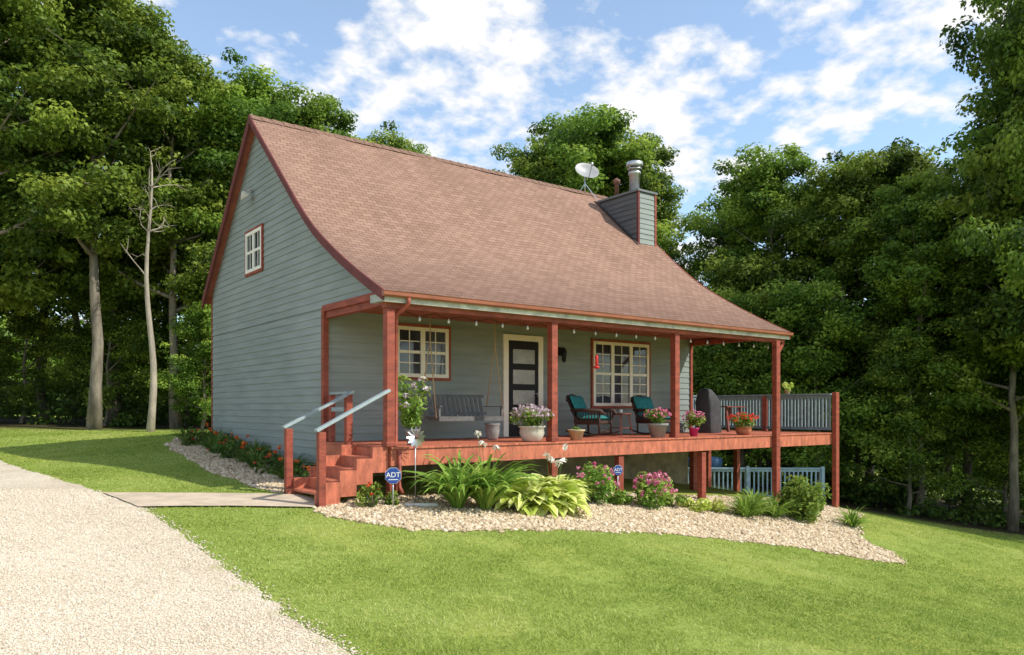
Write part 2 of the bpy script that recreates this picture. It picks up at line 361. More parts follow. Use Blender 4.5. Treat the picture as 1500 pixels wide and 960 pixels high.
ax=np.unique(np.concatenate([np.arange(-30,30.1,.5),np.arange(-90,90.1,3),np.linspace(-600,600,31)]))
ay=np.unique(np.concatenate([np.arange(-4,46.1,.5),np.arange(-60,120.1,3),np.linspace(-600,600,31)]))
GX,GY=np.meshgrid(ax,ay); GZ=terrain(GX,GY)
nx,ny=len(ax),len(ay); ii=np.arange(nx*ny).reshape(ny,nx)
F=np.stack([ii[:-1,:-1],ii[:-1,1:],ii[1:,1:],ii[1:,:-1]],-1).reshape(-1,4)
me=np_mesh('ground',np.stack([GX,GY,GZ],-1),4,LAWN,None,F,True)
def edgeY(x): return np.interp(x,[-40,-15,-8,0,9,16,30],[26,25.5,27,30,27.5,24.5,22])
lit=np.clip((GY-edgeY(GX))/2.5,0,1)*np.clip((44-GY)/3,0,1)
a=me.attributes.new('litter','FLOAT','POINT'); a.data.foreach_set('value',lit.ravel().astype(np.float32))
g=link(bpy.data.objects.new('ground',me)); tag(g,'sloping mown green lawn falling away beside the house','ground',kind='structure')
o=sheet('driveway',drive,.5,.012,DRIVEM); tag(o,'pale cream gravel driveway beside the lawn','driveway',kind='structure')
o=sheet('path',path,.4,.03,CONC); tag(o,'short concrete path from gravel driveway to porch steps','path',kind='structure')
o=sheet('garden_bed',bed,.4,.014,BEDM); tag(o,'curved garden bed of tan stones along the porch','garden bed',kind='structure')
o=sheet('garden_bed',sidebed,.4,.014,BEDM); tag(o,'narrow stone garden bed along the gable wall','garden bed',kind='structure')

def houselocal(x,y):
    dx=x+2.067;dy=y-13.0; return dx*.796+dy*.605, -dx*.605+dy*.796
def pebbles(name,X,Y,size,m,flat=.6,off=.01):
    n=len(X); Z=terrain(X,Y)+off
    base=np.array([(1,0,0),(0,1,0),(-1,0,0),(0,-1,0),(0,0,1),(0,0,-1)],float)
    a=rng.uniform(0,6.28,n); ca,sa=np.cos(a),np.sin(a)
    V=base[None]*(1+rng.uniform(-.25,.25,(n,6,1)))*np.stack([size*rng.uniform(.8,1.3,n),size*rng.uniform(.6,1,n),size*flat*rng.uniform(.7,1.1,n)],1)[:,None,:]
    x=V[...,0]*ca[:,None]-V[...,1]*sa[:,None]; y=V[...,0]*sa[:,None]+V[...,1]*ca[:,None]
    V=np.stack([x+X[:,None],y+Y[:,None],V[...,2]+Z[:,None]],-1)
    f=np.array([(0,1,4),(1,2,4),(2,3,4),(3,0,4),(1,0,5),(2,1,5),(3,2,5),(0,3,5)])
    Fc=(f[None]+6*np.arange(n)[:,None,None]).reshape(-1,3)
    t=np.repeat(np.clip(rng.beta(2.0,1.9,n),0,1),6)
    return link(bpy.data.objects.new(name,np_mesh(name,V,3,m,t,Fc,True)))
def sample(P,n):
    xs=np.array(P);x0,y0=xs.min(0);x1,y1=xs.max(0)
    X=rng.uniform(x0,x1,n*3);Y=rng.uniform(y0,y1,n*3);k=inpoly(X,Y,P);X,Y=X[k],Y[k]
    return X[:n],Y[:n]
X,Y=sample(bed,40000); X=X+rng.normal(0,.06,len(X)); Y=Y+rng.normal(0,.06,len(X)); t,s=houselocal(X,Y); k=~((s>.5)&(t>0)); X,Y=X[k],Y[k]
o=pebbles('pebbles',X,Y,.018+.042*rng.random(len(X))**1.6,PEB,.7); tag(o,'loose tan and cream river pebbles covering the porch bed','pebbles',kind='stuff')
X,Y=sample(sidebed,14000)
o=pebbles('pebbles',X,Y,.02+.04*rng.random(len(X))**1.5,PEB,.7); tag(o,'loose brownish pebbles covering the gable side bed','pebbles',kind='stuff')
n=170000; Yd=4.2+ (rng.random(n)**1.7)*9; Xd=rng.uniform(-.75,.2,n)*Yd; k=inpoly(Xd+rng.normal(0,.08,n),Yd+rng.normal(0,.08,n),drive); Xd,Yd=Xd[k],Yd[k]
o=pebbles('gravel',Xd,Yd,rng.uniform(.004,.0125,len(Xd))*(.75+Yd/11),GRAVST,.6,.013); tag(o,'loose pale gravel stones scattered over the driveway','gravel',kind='stuff')
# grass blades
n=600000
Yg=4.3+(rng.random(n)**1.5)*22; Xg=rng.uniform(-.72,.72,n)*Yg
t,s=houselocal(Xg,Yg)
wx=Xg+.16*np.sin(Xg*5.1+Yg*3.3)*np.sin(Yg*7.7)+rng.normal(0,.06,n); wy=Yg+.14*np.sin(Xg*4.3-Yg*6.1)+rng.normal(0,.06,n)
k=~(inpoly(wx,wy,drive)|inpoly(Xg+rng.normal(0,.03,n),Yg,bed)|inpoly(Xg,Yg,sidebed)|inpoly(Xg,Yg,path)|((t>-.1)&(t<14)&(s>-.1)&(s<10.3)))
def vn(x,y,f,seed):
    r=np.random.default_rng(seed); G=r.random((97,97)); u=x*f+40.3; v=y*f+31.7; iu=np.floor(u).astype(int);iv=np.floor(v).astype(int); fu=u-iu;fv=v-iv; fu=fu*fu*(3-2*fu);fv=fv*fv*(3-2*fv)
    a=G[iu%97,iv%97];b=G[(iu+1)%97,iv%97];c=G[iu%97,(iv+1)%97];d=G[(iu+1)%97,(iv+1)%97]
    return (a*(1-fu)+b*fu)*(1-fv)+(c*(1-fu)+d*fu)*fv
patch=.5*vn(Xg,Yg,.8,1)+.3*vn(Xg,Yg,2.3,2)+.2*vn(Xg,Yg,6,3)
k&=~((patch>.60)&(rng.random(n)<.6))
Xg,Yg,patch=Xg[k],Yg[k],patch[k]; n=len(Xg); Zg=terrain(Xg,Yg)
h=rng.uniform(.010,.030,n)*(.6+1.0*vn(Xg,Yg,4,5)); w=.0025*(.6+Yg/5.5)
a=rng.uniform(0,6.28,n); lx=rng.normal(0,.022,n); ly=rng.normal(0,.022,n)
V=np.stack([np.stack([Xg-np.cos(a)*w,Yg-np.sin(a)*w,Zg],1),np.stack([Xg+np.cos(a)*w,Yg+np.sin(a)*w,Zg],1),np.stack([Xg+lx,Yg+ly,Zg+h],1)],1)
tt=np.clip(.45+1.0*(patch-.48)+.5*(vn(Xg,Yg,.35,9)-.5)+rng.normal(0,.18,n),0,1)
o=link(bpy.data.objects.new('grass',np_mesh('grass',V,3,GRASSM,np.repeat(tt,3)))); tag(o,'short mown green grass blades covering the lawn','grass',kind='stuff')

# ------------------------------------------------------------------ house
house=empty('house',HM,'grey sided cottage with steep brown shingle roof and red porch','house')
DZ=-.63
fs=np.array([-.2,.3,.8,1.3,1.8,2.3,2.7,3.1,3.6,6.4]); fz=np.array([1.97,2.21,2.46,2.725,3.01,3.315,3.58,3.89,4.31,6.83])
T0,T1=-.2,11.35
prof=[]
for i in range(len(fs)-1):
    m=max(2,int((fs[i+1]-fs[i])/.25))
    for q in range(m): 
        u=q/m; prof.append((fs[i]+(fs[i+1]-fs[i])*u, fz[i]+(fz[i+1]-fz[i])*u))
front_n=len(prof); prof.append((6.4,6.83))
for q in range(1,9): prof.append((6.4+3.8*q/8, 6.83-3.86*q/8))
P=np.array(prof); arc=np.concatenate([[0],np.cumsum(np.linalg.norm(np.diff(P,axis=0),axis=1))])
nt_=70; ts=np.linspace(T0,T1,nt_)
verts=[];uvs=[]
for i,(s_,z_) in enumerate(prof):
    for j,t_ in enumerate(ts):
        wv=.012*math.sin(t_*1.9+s_*.8)+.009*math.sin(t_*4.3+s_*2.1)
        if i in(0,len(prof)-1) or j in(0,nt_-1): wv*=.3
        verts.append((t_,s_,z_+wv)); uvs.append((t_,arc[i]))
faces=[]
for i in range(len(prof)-1):
    for j in range(nt_-1):
        a_=i*nt_+j; faces.append((a_,a_+1,a_+1+nt_,a_+nt_))
me=bpy.data.meshes.new('roof'); me.from_pydata(verts,[],faces)
uvl=me.uv_layers.new(name='UVMap')
for p in me.polygons:
    p.use_smooth=abs(p.center.y-6.4)>.3
    for li in p.loop_indices: uvl.data[li].uv=uvs[me.loops[li].vertex_index]
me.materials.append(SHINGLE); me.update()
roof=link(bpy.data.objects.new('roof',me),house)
TH=.1
def profz(s_): return float(np.interp(s_,P[:,0],P[:,1]))
mb=MB()
for i in range(len(prof)-1):
    (s0,z0),(s1,z1)=prof[i],prof[i+1]
    mb.add([(T0+.01,s0,z0-TH),(T1-.01,s0,z0-TH),(T1-.01,s1,z1-TH),(T0+.01,s1,z1-TH)],[(0,3,2,1)])
mb.obj('soffit',CEIL,house)
for tt0,tt1,nm in ((T0-.03,T0+.005,'rake_board'),(T1-.005,T1+.03,'rake_board')):
    mb=MB()
    for i in range(len(prof)-1):
        (s0,z0),(s1,z1)=prof[i],prof[i+1]
        dz=.17 if s0<6.39 else .24
        up=.012
        v=[]
        for t_ in (tt0,tt1):
            v+=[(t_,s0,z0-dz),(t_,s1,z1-dz),(t_,s1,z1+up),(t_,s0,z0+up)]
        mb.add(v,[(0,1,2,3),(7,6,5,4),(0,4,5,1),(3,2,6,7)])
        if i==0: mb.add(v,[(0,3,7,4)])
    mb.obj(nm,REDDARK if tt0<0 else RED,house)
mb=MB()
for j in range(44):
    t_=T0+j*.262
    mb.add([(t_,6.26,6.83-.127+.03),(t_,6.4,6.875),(t_,6.54,6.83-.142+.03),(t_+.285,6.26,6.83-.127+.015),(t_+.285,6.4,6.858),(t_+.285,6.54,6.83-.142+.015)],[(0,3,4,1),(1,4,5,2),(0,1,2)])
mb.obj('ridge_cap',mat('ridge_shingle',(.20,.115,.08),.9,.3,20),roof)

def siding(mb,mapf,zs,lo,hi,exp=.152,flip=False,mi=0):
    z0,z1=zs; z=z0
    while z<z1-1e-3:
        zt=min(z+exp,z1)
        a0,b0,a1,b1=lo(z),hi(z),lo(zt),hi(zt)
        if b0-a0>.02:
            if b1<a1: a1=b1=(a1+b1)/2
            p=[mapf(a0,z,.020),mapf(b0,z,.020),mapf(b1,zt,.003),mapf(a1,zt,.003),mapf(a0,z,.0),mapf(b0,z,.0)]
            f=[(0,1,2,3),(4,5,1,0)]
            if flip: f=[tuple(reversed(q)) for q in f]
            mb.add(p,f,mi)
        z=zt
inner=P.copy(); inner[:,1]-=TH
fi=inner[:front_n+1]; bi=inner[front_n:][::-1]
def lo_g(z): return 2.65 if z<1.985 else max(float(np.interp(z,fi[:,1],fi[:,0])),.07)
def hi_g(z): return min(10.0,float(np.interp(z,bi[:,1],bi[:,0])))
mb=MB()
siding(mb,lambda a,z,o:(-o,a,z),(-1.53,1.985),lambda z:2.65,hi_g,flip=True)
siding(mb,lambda a,z,o:(-o,a,z),(1.985,6.7),lo_g,hi_g,flip=True)
mb.obj('wall',SIDING,house)["label"]="shaded grey siding gable wall"
mb=MB()
siding(mb,lambda a,z,o:(10.9+o,a,z),(-.9,1.985),lambda z:2.65,hi_g)
siding(mb,lambda a,z,o:(10.9+o,a,z),(1.985,6.7),lo_g,hi_g)
mb.obj('wall',SIDING,house)
mb=MB(); siding(mb,lambda a,z,o:(a,2.65-o,z),(-.63,1.99),lambda z:0.0,lambda z:10.9)
mb.obj('wall',SIDING,house)
mb=MB(); siding(mb,lambda a,z,o:(a,10.0+o,z),(-1.2,3.1),lambda z:0.0,lambda z:10.9,flip=True)
mb.obj('wall',SIDING,house)
boxobj('foundation',BLOCK,house,.03,10.86,2.7,9.95,-4.2,-.7)
boxobj('corner_trim',RED,house,-.045,.06,2.58,2.70,-1.5,1.98)
boxobj('corner_trim',RED,house,10.86,10.95,2.60,2.72,-1.0,1.98)
boxobj('corner_trim',RED,house,-.03,.03,9.97,10.03,-1.3,3.05)
boxobj('porch_end_board',RED,house,-.06,-.028,-.05,2.62,1.90,2.02)
boxobj('porch_end_board',RED,house,10.93,10.96,-.05,2.65,1.90,2.02)
boxobj('porch_ceiling',CEIL,house,0.0,10.95,.08,2.64,1.95,1.975)
boxobj('porch_beam',RED,house,-.1,11.3,-.075,.075,1.70,1.93,bevel=.006)
boxobj('porch_beam',RED,house,0,.13,.077,2.6,1.78,1.93,bevel=.006)
boxobj('porch_beam',RED,house,10.82,10.95,.077,2.6,1.78,1.93,bevel=.006)
boxobj('eave_fascia',mat('faded_cream_fascia',(.50,.48,.41),.6,.25,4),house,-.19,11.34,-.19,-.165,1.785,1.93)
boxobj('eave_soffit',mat('faded_grey_soffit',(.42,.43,.38),.6,.2,4),house,-.19,11.34,-.163,-.078,1.79,1.81)
boxobj('eave_return',mat('grey_eave_return',(.36,.38,.34),.6,.1,4),house,-.2,-.102,-.165,.3,1.80,1.93)
mb=MB()
gp=[(-.195,1.955),(-.195,1.89),(-.21,1.865),(-.25,1.865),(-.275,1.89),(-.28,1.94),(-.29,1.955)]
gv=[];gf=[]
for t_ in (T0-.04,T1+.03):
    for y_,z_ in gp: gv.append((t_,y_,z_))
n_=len(gp)
for i in range(n_-1): gf.append((i,i+1,n_+i+1,n_+i))
gf.append(tuple(range(n_))); gf.append(tuple(range(2*n_-1,n_-1,-1)))
mb.add(gv,gf)
mb.obj('gutter',COPPER,house)
mb=MB(); mb.tube([(.24,-.24,1.87),(.24,-.24,1.78),(.2,-.18,1.70),(.13,-.08,1.62),(.115,-.03,1.54),(.115,-.02,-.62),(.115,-.15,-.7),(.115,-.15,-1.3),(.115,-.25,-1.4)],.036,10)
mb.obj('downspout',RED,house)
for t_ in (0.0,3.6,7.2):
    mb=MB(); mb.box(t_-.075,t_+.075,-.07,.08,-.628,1.698); mb.box(t_-.095,t_+.095,-.09,.1,-.626,-.55); mb.obj('porch_post',RED,house,bevel=.008)
mb=MB(); mb.box(10.72,10.88,-.235,-.095,ground_at(10.8,-.2)-.2,1.72)
mb.beam((10.8,-.1,1.25),(11.3,-.02,1.72),.09,.09)
mb.obj('porch_post',RED,house,bevel=.008)
for t_,s_ in ((1.8,0.0),(3.6,0),(5.43,0),(8.12,0),(9.4,1.3),(0.05,0),(13.0,2.65),(13.5,4.1),(11.0,4.1)):
    g_=ground_at(t_,s_); boxobj('deck_post',RED,house,t_-.075,t_+.075,s_-.07,s_+.07,g_-.2,-.985,bevel=.008)
boxobj('deck_post',RED,house,13.46,13.62,-.235,-.11,ground_at(13.55,-.2)-.2,.47,bevel=.008)
mb=MB(); t_=-.02
while t_<13.6:
    s1_=2.62 if t_<10.93 else 4.2
    mb.box(t_,t_+.135,-.13,s1_,-.665+rng.uniform(0,.003),-.63+rng.uniform(-.003,0)); t_+=.142
deck=mb.obj('deck',DECKM,house)
TE=13.7
boxobj('deck_fascia',DECKM,deck,-.02,TE,-.105,-.065,-.95,-.668)
boxobj('deck_fascia',DECKM,deck,-.02,.02,-.06,2.6,-.95,-.668)
boxobj('deck_fascia',DECKM,deck,TE-.04,TE,-.06,4.2,-.95,-.668)
boxobj('deck_fascia',DECKM,deck,10.95,TE-.05,4.16,4.2,-.95,-.668)
mb=MB(); mb.box(.05,TE-.05,1.2,1.25,-.95,-.67)
for k_ in range(22): mb.box(.3+.6*k_,.34+.6*k_,-.06,2.5,-.9,-.67)
mb.obj('joist_frame',RED,deck)
st=MB()
for i in range(4):
    z_=-.63-.18*(i+1); t1_=-.03-.29*i
    st.box(t1_-.315,t1_-.16,.05,1.17,z_-.035,z_); st.box(t1_-.152,t1_+.0,.05,1.17,z_-.035,z_)
    st.box(t1_-.022,t1_-.002,.05,1.17,z_+.002,z_+.143)
stairs=st.obj('stairs',DECKM,house)
for s_ in (0.0,1.2):
    mb=MB()
    for i in range(5):
        z_=-.632-.18*i; a_=-.03-.29*i
        zb=max(z_-.42,-1.66)
        mb.box(a_-.29 if i<4 else a_-.12,a_-.001,s_-.03,s_+.03,zb,z_)
    mb.obj('stair_stringer',DECKM,stairs)
for s_,zt in ((-.09,-.36),(1.28,-.33)):
    g_=ground_at(-1.25,s_); boxobj('newel_post',RED,stairs,-1.31,-1.19,s_-.06,s_+.055,g_-.1,zt,bevel=.008)
boxobj('newel_post',RED,stairs,-.2,-.08,1.22,1.34,-1.2,.28,bevel=.008)
boxobj('newel_post',RED,stairs,.0,.1,2.35,2.45,-.628,.28,bevel=.008)
mb=MB(); mb.beam((-1.34,-.09,-.34),(-.05,-.09,.32),.12,.045); mb.obj('handrail',GREYRAIL,stairs,bevel=.005)
mb=MB(); mb.beam((-1.34,1.28,-.31),(-.05,1.28,.32),.12,.045); mb.obj('handrail',GREYRAIL,stairs,bevel=.005)
mb=MB(); mb.beam((-.1,1.3,.305),(.05,2.4,.305),.1,.04); mb.obj('handrail',GREYRAIL,stairs,bevel=.005)
mb=MB(); mb.beam((-.09,1.36,.0),(.03,2.35,.0),.04,.08); mb.obj('handrail',GREYRAIL,stairs,bevel=.005)
def railing(p,q,z0,z1,mt,parent,name='railing',M=None,sp=.105,bw=.045):
    p=Vector(p);q=Vector(q);mb=MB();L=(q-p).length;d=(q-p)/L
    mb.beam((p.x,p.y,z1),(q.x,q.y,z1),.13,.04); mb.beam((p.x,p.y,z1-.07),(q.x,q.y,z1-.07),.04,.08); mb.beam((p.x,p.y,z0+.1),(q.x,q.y,z0+.1),.04,.08)
    n=int(L/sp)
    for i in range(n):
        c=p+d*(L*(i+.5)/n); mb.beam((c.x,c.y,z0+.1),(c.x,c.y,z1-.05),bw,bw,up=(d.x,d.y,0))
    return mb.obj(name,mt,parent,M)
railing((13.54,-.05),(13.54,4.12),-.63,.42,RAILBLUE,house)
railing((13.48,4.12),(11.0,4.12),-.63,.42,RAILBLUE,house)
for s_ in (2.05,4.12): boxobj('railing_post',RED,house,13.48,13.60,s_-.06,s_+.06,-.63,.40,bevel=.008)

def window(mapf,a0,a1,z0,z1,units,cols,rows,casing=CREAM,flip=False,label=None,split=True):
    def bx(mb,a,b,c,d,o0,o1,mi=0):
        pts=[mapf(x,z,o) for o in (o0,o1) for z in (c,d) for x in (a,b)]
        mb.add(pts,[(0,2,3,1),(4,5,7,6),(0,1,5,4),(2,6,7,3),(0,4,6,2),(1,3,7,5)],mi)
    t=.06; fr=MB()
    ia0,ia1,iz0,iz1=a0+t,a1-t,z0+t,z1-t
    fw=.075
    bx(fr,ia0,ia1,iz0,iz0+fw,.0,.062);bx(fr,ia0,ia1,iz1-fw,iz1,.0,.062)
    w=(ia1-ia0)/units
    for i in range(units+1):
        c=ia0+w*i; l=c if i==0 else (c-fw if i==units else c-fw*.7); r_=c+fw if i==0 else (c if i==units else c+fw*.7)
        bx(fr,l,r_,iz0+fw,iz1-fw,.0,.060)
    wo=fr.obj('window',casing,house)
    if label: wo["label"]=label
    mu=MB()
    for i in range(units):
        l=ia0+w*i+fw;r_=ia0+w*(i+1)-fw
        if split: bx(mu,l-.02,r_+.02,(iz0+iz1)/2-.03,(iz0+iz1)/2+.03,.02,.05)
        for c in range(1,cols): x=l+(r_-l)*c/cols; bx(mu,x-.010,x+.010,iz0+fw,iz1-fw,.02,.040)
        for c in range(1,rows):
            if split and rows%2==0 and c==rows//2: continue
            z=iz0+fw+(iz1-iz0-2*fw)*c/rows; bx(mu,l,r_,z-.010,z+.010,.02,.037)
    mu.obj('muntin',casing,wo)
    gl=MB(); gl.add([mapf(ia0+.01,iz0+.01,.030),mapf(ia1-.01,iz0+.01,.030),mapf(ia1-.01,iz1-.01,.030),mapf(ia0+.01,iz1-.01,.030)],[(0,3,2,1) if flip else (0,1,2,3)])
    gl.obj('glass',GLASS,wo)
    tr=MB(); bx(tr,a0,a0+t,z0,z1,.0,.055);bx(tr,a1-t,a1,z0,z1,.0,.055);bx(tr,a0+t,a1-t,z1-t,z1,.0,.055);bx(tr,a0+t,a1-t,z0,z0+t,.0,.055)
    tr.obj('trim',RED,wo)
front=lambda a,z,o:(a,2.65-o,z); gab=lambda a,z,o:(-o,a,z)
window(front,1.5,2.9,.62,1.80,2,2,4)
window(front,7.08,9.22,.03,1.78,3,2,6)
window(gab,6.0,7.2,3.2,4.28,2,2,2,WHITE,True,'small cream double window with red trim')
def bxf(mb,a,b,c,d,o0,o1,mi=0): mb.box(a,b,2.65-o1,2.65-o0,c,d,mi)
mb=MB(); bxf(mb,4.48,5.35,-.62,1.59,.0,.05); door=mb.obj('door',BLACK,house); door["label"]="black front door with four frosted panels"
mb=MB(); bxf(mb,4.33,4.47,-.625,1.73,.0,.06);bxf(mb,5.36,5.50,-.625,1.73,.0,.06);bxf(mb,4.47,5.36,1.60,1.73,.0,.06); mb.obj('door_frame',CREAM,door)
for i in range(4):
    z_=-.36+i*.475
    mb=MB(); bxf(mb,4.60,5.24,z_,z_+.33,.045,.058); mb.obj('door_panel',PANEL,door)
mb=MB(); mb.tube([(5.29,2.57,.3),(5.29,2.53,.3),(5.29,2.53,.42)],.014,8); mb.lathe([(.03,0),(.03,.02)],(5.29,2.59,.36),12); mb.obj('door_handle',STEEL,door)
mb=MB(); mb.box(5.98,6.08,2.56,2.62,1.3,1.5); mb.tube([(6.03,2.56,1.46),(6.03,2.48,1.5),(6.03,2.45,1.42)],.012,6); mb.lathe([(.02,.18),(.07,.1),(.06,.0),(.045,-.14),(.02,-.17)],(6.03,2.45,1.3),8); mb.obj('porch_lantern',BLACK,house)
boxobj('wall_outlet',WHITE,house,3.02,3.09,2.595,2.62,-.25,-.12)
mb=MB(); M_=Matrix.Rotation(math.radians(-35),4,'Y')
mb.lathe([(.02,.16),(.07,.12),(.14,.02),(.15,0),(.14,0),(.0,.02)],(-.16,6.75,5.02),16,0,M_); mb.tube([(-.02,6.75,5.2),(-.12,6.75,5.2),(-.16,6.75,5.12)],.02,8)
mb.obj('flood_light',POTWHITE,house)
C0,C1,S0,S1,ZT=10.5,11.22,4.26,5.87,6.46
mb=MB()
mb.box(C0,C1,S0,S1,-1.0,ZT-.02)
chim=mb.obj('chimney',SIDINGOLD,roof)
mb=MB()
siding(mb,lambda a,z,o:(a,S0-o,z),(4.6,ZT-.04),lambda z:C0,lambda z:C1,exp=.15)
mb.obj('chimney_siding',SIDING,chim)
mb=MB(); siding(mb,lambda a,z,o:(C1+o,a,z),(-.9,ZT-.04),lambda z:S0,lambda z:S1,exp=.15); mb.obj('chimney_siding',SIDING,chim)
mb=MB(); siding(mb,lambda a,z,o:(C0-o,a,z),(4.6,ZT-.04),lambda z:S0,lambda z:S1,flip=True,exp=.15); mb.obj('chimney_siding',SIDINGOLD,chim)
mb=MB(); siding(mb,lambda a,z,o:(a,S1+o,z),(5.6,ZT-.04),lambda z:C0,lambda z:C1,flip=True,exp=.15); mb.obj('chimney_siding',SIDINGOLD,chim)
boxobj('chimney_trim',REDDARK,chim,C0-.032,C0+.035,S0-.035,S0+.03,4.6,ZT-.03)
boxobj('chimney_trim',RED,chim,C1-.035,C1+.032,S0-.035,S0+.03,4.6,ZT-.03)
boxobj('chimney_cap',mat('cap_metal',(.16,.17,.18),.5,.1,4),chim,C0-.06,C1+.06,S0-.06,S1+.06,ZT-.03,ZT+.03)
mb=MB(); c_=(10.86,4.75,ZT)
mb.lathe([(.16,0.02),(.16,.62),(.19,.63),(.19,.70),(.15,.72),(.15,.80)],c_,20); mb.lathe([(.24,.86),(.26,.90),(.24,1.0),(.05,1.06),(0,1.06)],c_,20); mb.lathe([(.22,.78),(.22,.80),(.15,.80)],c_,20)
for k_ in range(4):
    a_=k_*math.pi/2; mb.box(c_[0]+.2*math.cos(a_)-.012,c_[0]+.2*math.cos(a_)+.012,c_[1]+.2*math.sin(a_)-.012,c_[1]+.2*math.sin(a_)+.012,ZT+.78,ZT+.88)
mb.obj('flue_pipe',STEEL,chim)
mb=MB(); c_=(10.8,5.45,ZT); mb.lathe([(.07,0.02),(.07,.5),(.11,.52),(.11,.62),(.03,.68),(0,.68)],c_,14); mb.obj('vent_pipe',RUST,chim)
mb=MB()
for i in range(9):
    s_=S0-.1+i*.2
    z_=profz(s_); z2=profz(s_+.22)
    mb.add([(C0-.14,s_,z_+.02),(C0-.035,s_,z_+.03),(C0-.035,s_+.22,z2+.03),(C0-.14,s_+.22,z2+.02)],[(0,1,2,3)])
mb.obj('flashing',mat('dark_flashing',(.06,.04,.035),.7,.2,5),chim)
base=hw(10.35,6.4,6.82)
dish=empty('satellite_dish',Matrix.Translation(base)@Matrix.Rotation(ang,4,'Z'),'grey satellite dish on a pole at the roof ridge','satellite dish')
mb=MB(); mb.tube([(0,0,-.05),(0,0,.55)],.022,8); mb.beam((0,0,.3),(.3,-.25,-.22),.022,.022); mb.beam((0,0,.3),(-.26,.25,-.24),.022,.022); mb.obj('mast',STEEL,dish)
Md=Matrix.Rotation(math.radians(-18),4,'Z')@Matrix.Rotation(math.radians(62),4,'X')
mb=MB(); mb.lathe([(0,0.0),(.12,.010),(.25,.042),(.36,.09),(.37,.09),(.25,.03),(.12,-.005),(0,-.02)],(0,-.05,.64),28,0,Md,1.1,.85)
mb.obj('dish_reflector',mat('dish_grey',(.30,.30,.31),.45,.08,3),dish)
mb=MB(); a0=Vector((0,-.05,.64))+Md@Vector((0,-.3,.07)); a1=Vector((0,-.05,.64))+Md@Vector((0,-.1,.44)); mb.beam(a0,a1,.022,.022); mb.lathe([(.03,-.05),(.04,0),(.04,.06)],a1,10); mb.obj('receiver_arm',STEEL,dish)

# ------------------------------------------------------------------ porch things
def porch_thing(name,t,s,z,rot,label,cat,group=None,sc_=(1,1,1)):
    p=hw(t,s,z); return empty(name,Matrix.Translation(p)@Matrix.Rotation(ang+rot,4,'Z')@Matrix.Diagonal((*sc_,1)),label,cat,group)
def leafobj(name,parts,m,parent,M=None):
    Q=np.concatenate([p[0] for p in parts]); T=np.concatenate([p[1] for p in parts])
    return link(bpy.data.objects.new(name,np_mesh(name,Q,4,m,T)),parent,M)
def pot(t,s,label,potmat,r,h,fr,fh,nleaf,flower=None,nf=0,rng_seed=0,lm=None,shape='round',z=DZ,fsz=.045,lsz=.07,name='potted_plant'):
    r_=np.random.default_rng(100+rng_seed)
    e=porch_thing(name,t,s,z,0,label,'potted plant')
    mb=MB()
    if shape=='round': mb.lathe([(r*.6,0.0),(r*.8,h*.1),(r,h*.55),(r*.95,h*.85),(r*1.08,h*.92),(r*1.08,h),(r*.92,h),(r*.9,h*.88),(0,h*.86)],n=24)
    else: mb.lathe([(r*.68,0),(r*.95,h*.82),(r*1.06,h*.84),(r*1.08,h),(r*.93,h),(r*.9,h*.88),(0,h*.86)],n=24)
    mb.obj('pot',potmat,e)
    if nleaf:
        ps=[]
        for k in range(max(3,nleaf//40)):
            d=unit(r_.normal(size=(1,3)))[0]; u=r_.uniform(.3,.95); c=(d[0]*fr*u,d[1]*fr*u,h+fh*.45+d[2]*fh*.5*u)
            ps.append(clump(r_,c,(fr*.36,fr*.36,fh*.26),40,lsz,lsz*.5,tint=(.2,.8)))
        leafobj('foliage',ps,lm or LEAFPLANT,e)
    if flower:
        ps=[]
        for k in range(nf):
            d=unit(r_.normal(size=(1,3)))[0]; d[2]=abs(d[2])*.9+.05; u=r_.uniform(.7,1.15)
            c=(d[0]*fr*u,d[1]*fr*u,h+fh*.42+d[2]*fh*.6*u)
            ps.append(clump(r_,c,(fsz*.6,fsz*.6,fsz*.45),9,fsz*.9,fsz*.7,up=.9,tint=(.2,.9)))
        leafobj('blossoms',ps,flower,e)
    return e
pot(3.28,.25,'pale stone urn overflowing with lilac-white flowers on the deck',POTWHITE,.25,.31,.40,.40,900,PWHITE,190,1)
pot(4.42,.22,'small tan bowl planter on the deck edge',POTTAN,.17,.22,.12,.05,80,None,0,2,shape='cone')
pot(3.15,1.4,'round grey crock beside the front door',POTGREY,.15,.34,.1,.05,0,None,0,3)
pot(6.85,.2,'grey tapered pot with red and pink flowers beside a post',POTGREY,.22,.32,.32,.34,600,PPINK,60,4,shape='cone')
pot(8.2,.3,'bright magenta pot with pink flowers on the deck',POTPINK,.12,.2,.27,.4,480,PPINK,40,5,shape='cone')
pot(10.1,.3,'low terracotta pot with bright red flowers on the deck',POTRED,.2,.2,.38,.34,700,PRED,80,6)
e=pot(.65,.35,'tall leafy plant with pale pink flowers in grey pot',POTGREY,.13,.28,.18,.3,240,None,0,7,shape='cone')
r_=np.random.default_rng(5); mb=MB(); ps=[];pf=[]
for k in range(12):
    a_=r_.uniform(0,6.28); L=r_.uniform(.4,1.0); tip=(math.cos(a_)*r_.uniform(.1,.42),math.sin(a_)*r_.uniform(.1,.42),.25+L)
    mb.tube([(0,0,.25),(tip[0]*.4,tip[1]*.4,.25+L*.5),tip],.006,5)
    for q in range(7):
        u=.2+.8*q/6; ps.append(clump(r_,(tip[0]*u,tip[1]*u,.25+L*u),(.11,.11,.07),8,.13,.04,tint=(.3,.8)))
    if k%2==0: pf.append(clump(r_,(tip[0],tip[1],tip[2]+.03),(.07,.07,.05),22,.06,.04,tint=(.3,1)))
mb.obj('stem',LEAFPLANT,e); leafobj('foliage',ps,LEAFPLANT,e); leafobj('blossoms',pf,PWHITE,e)
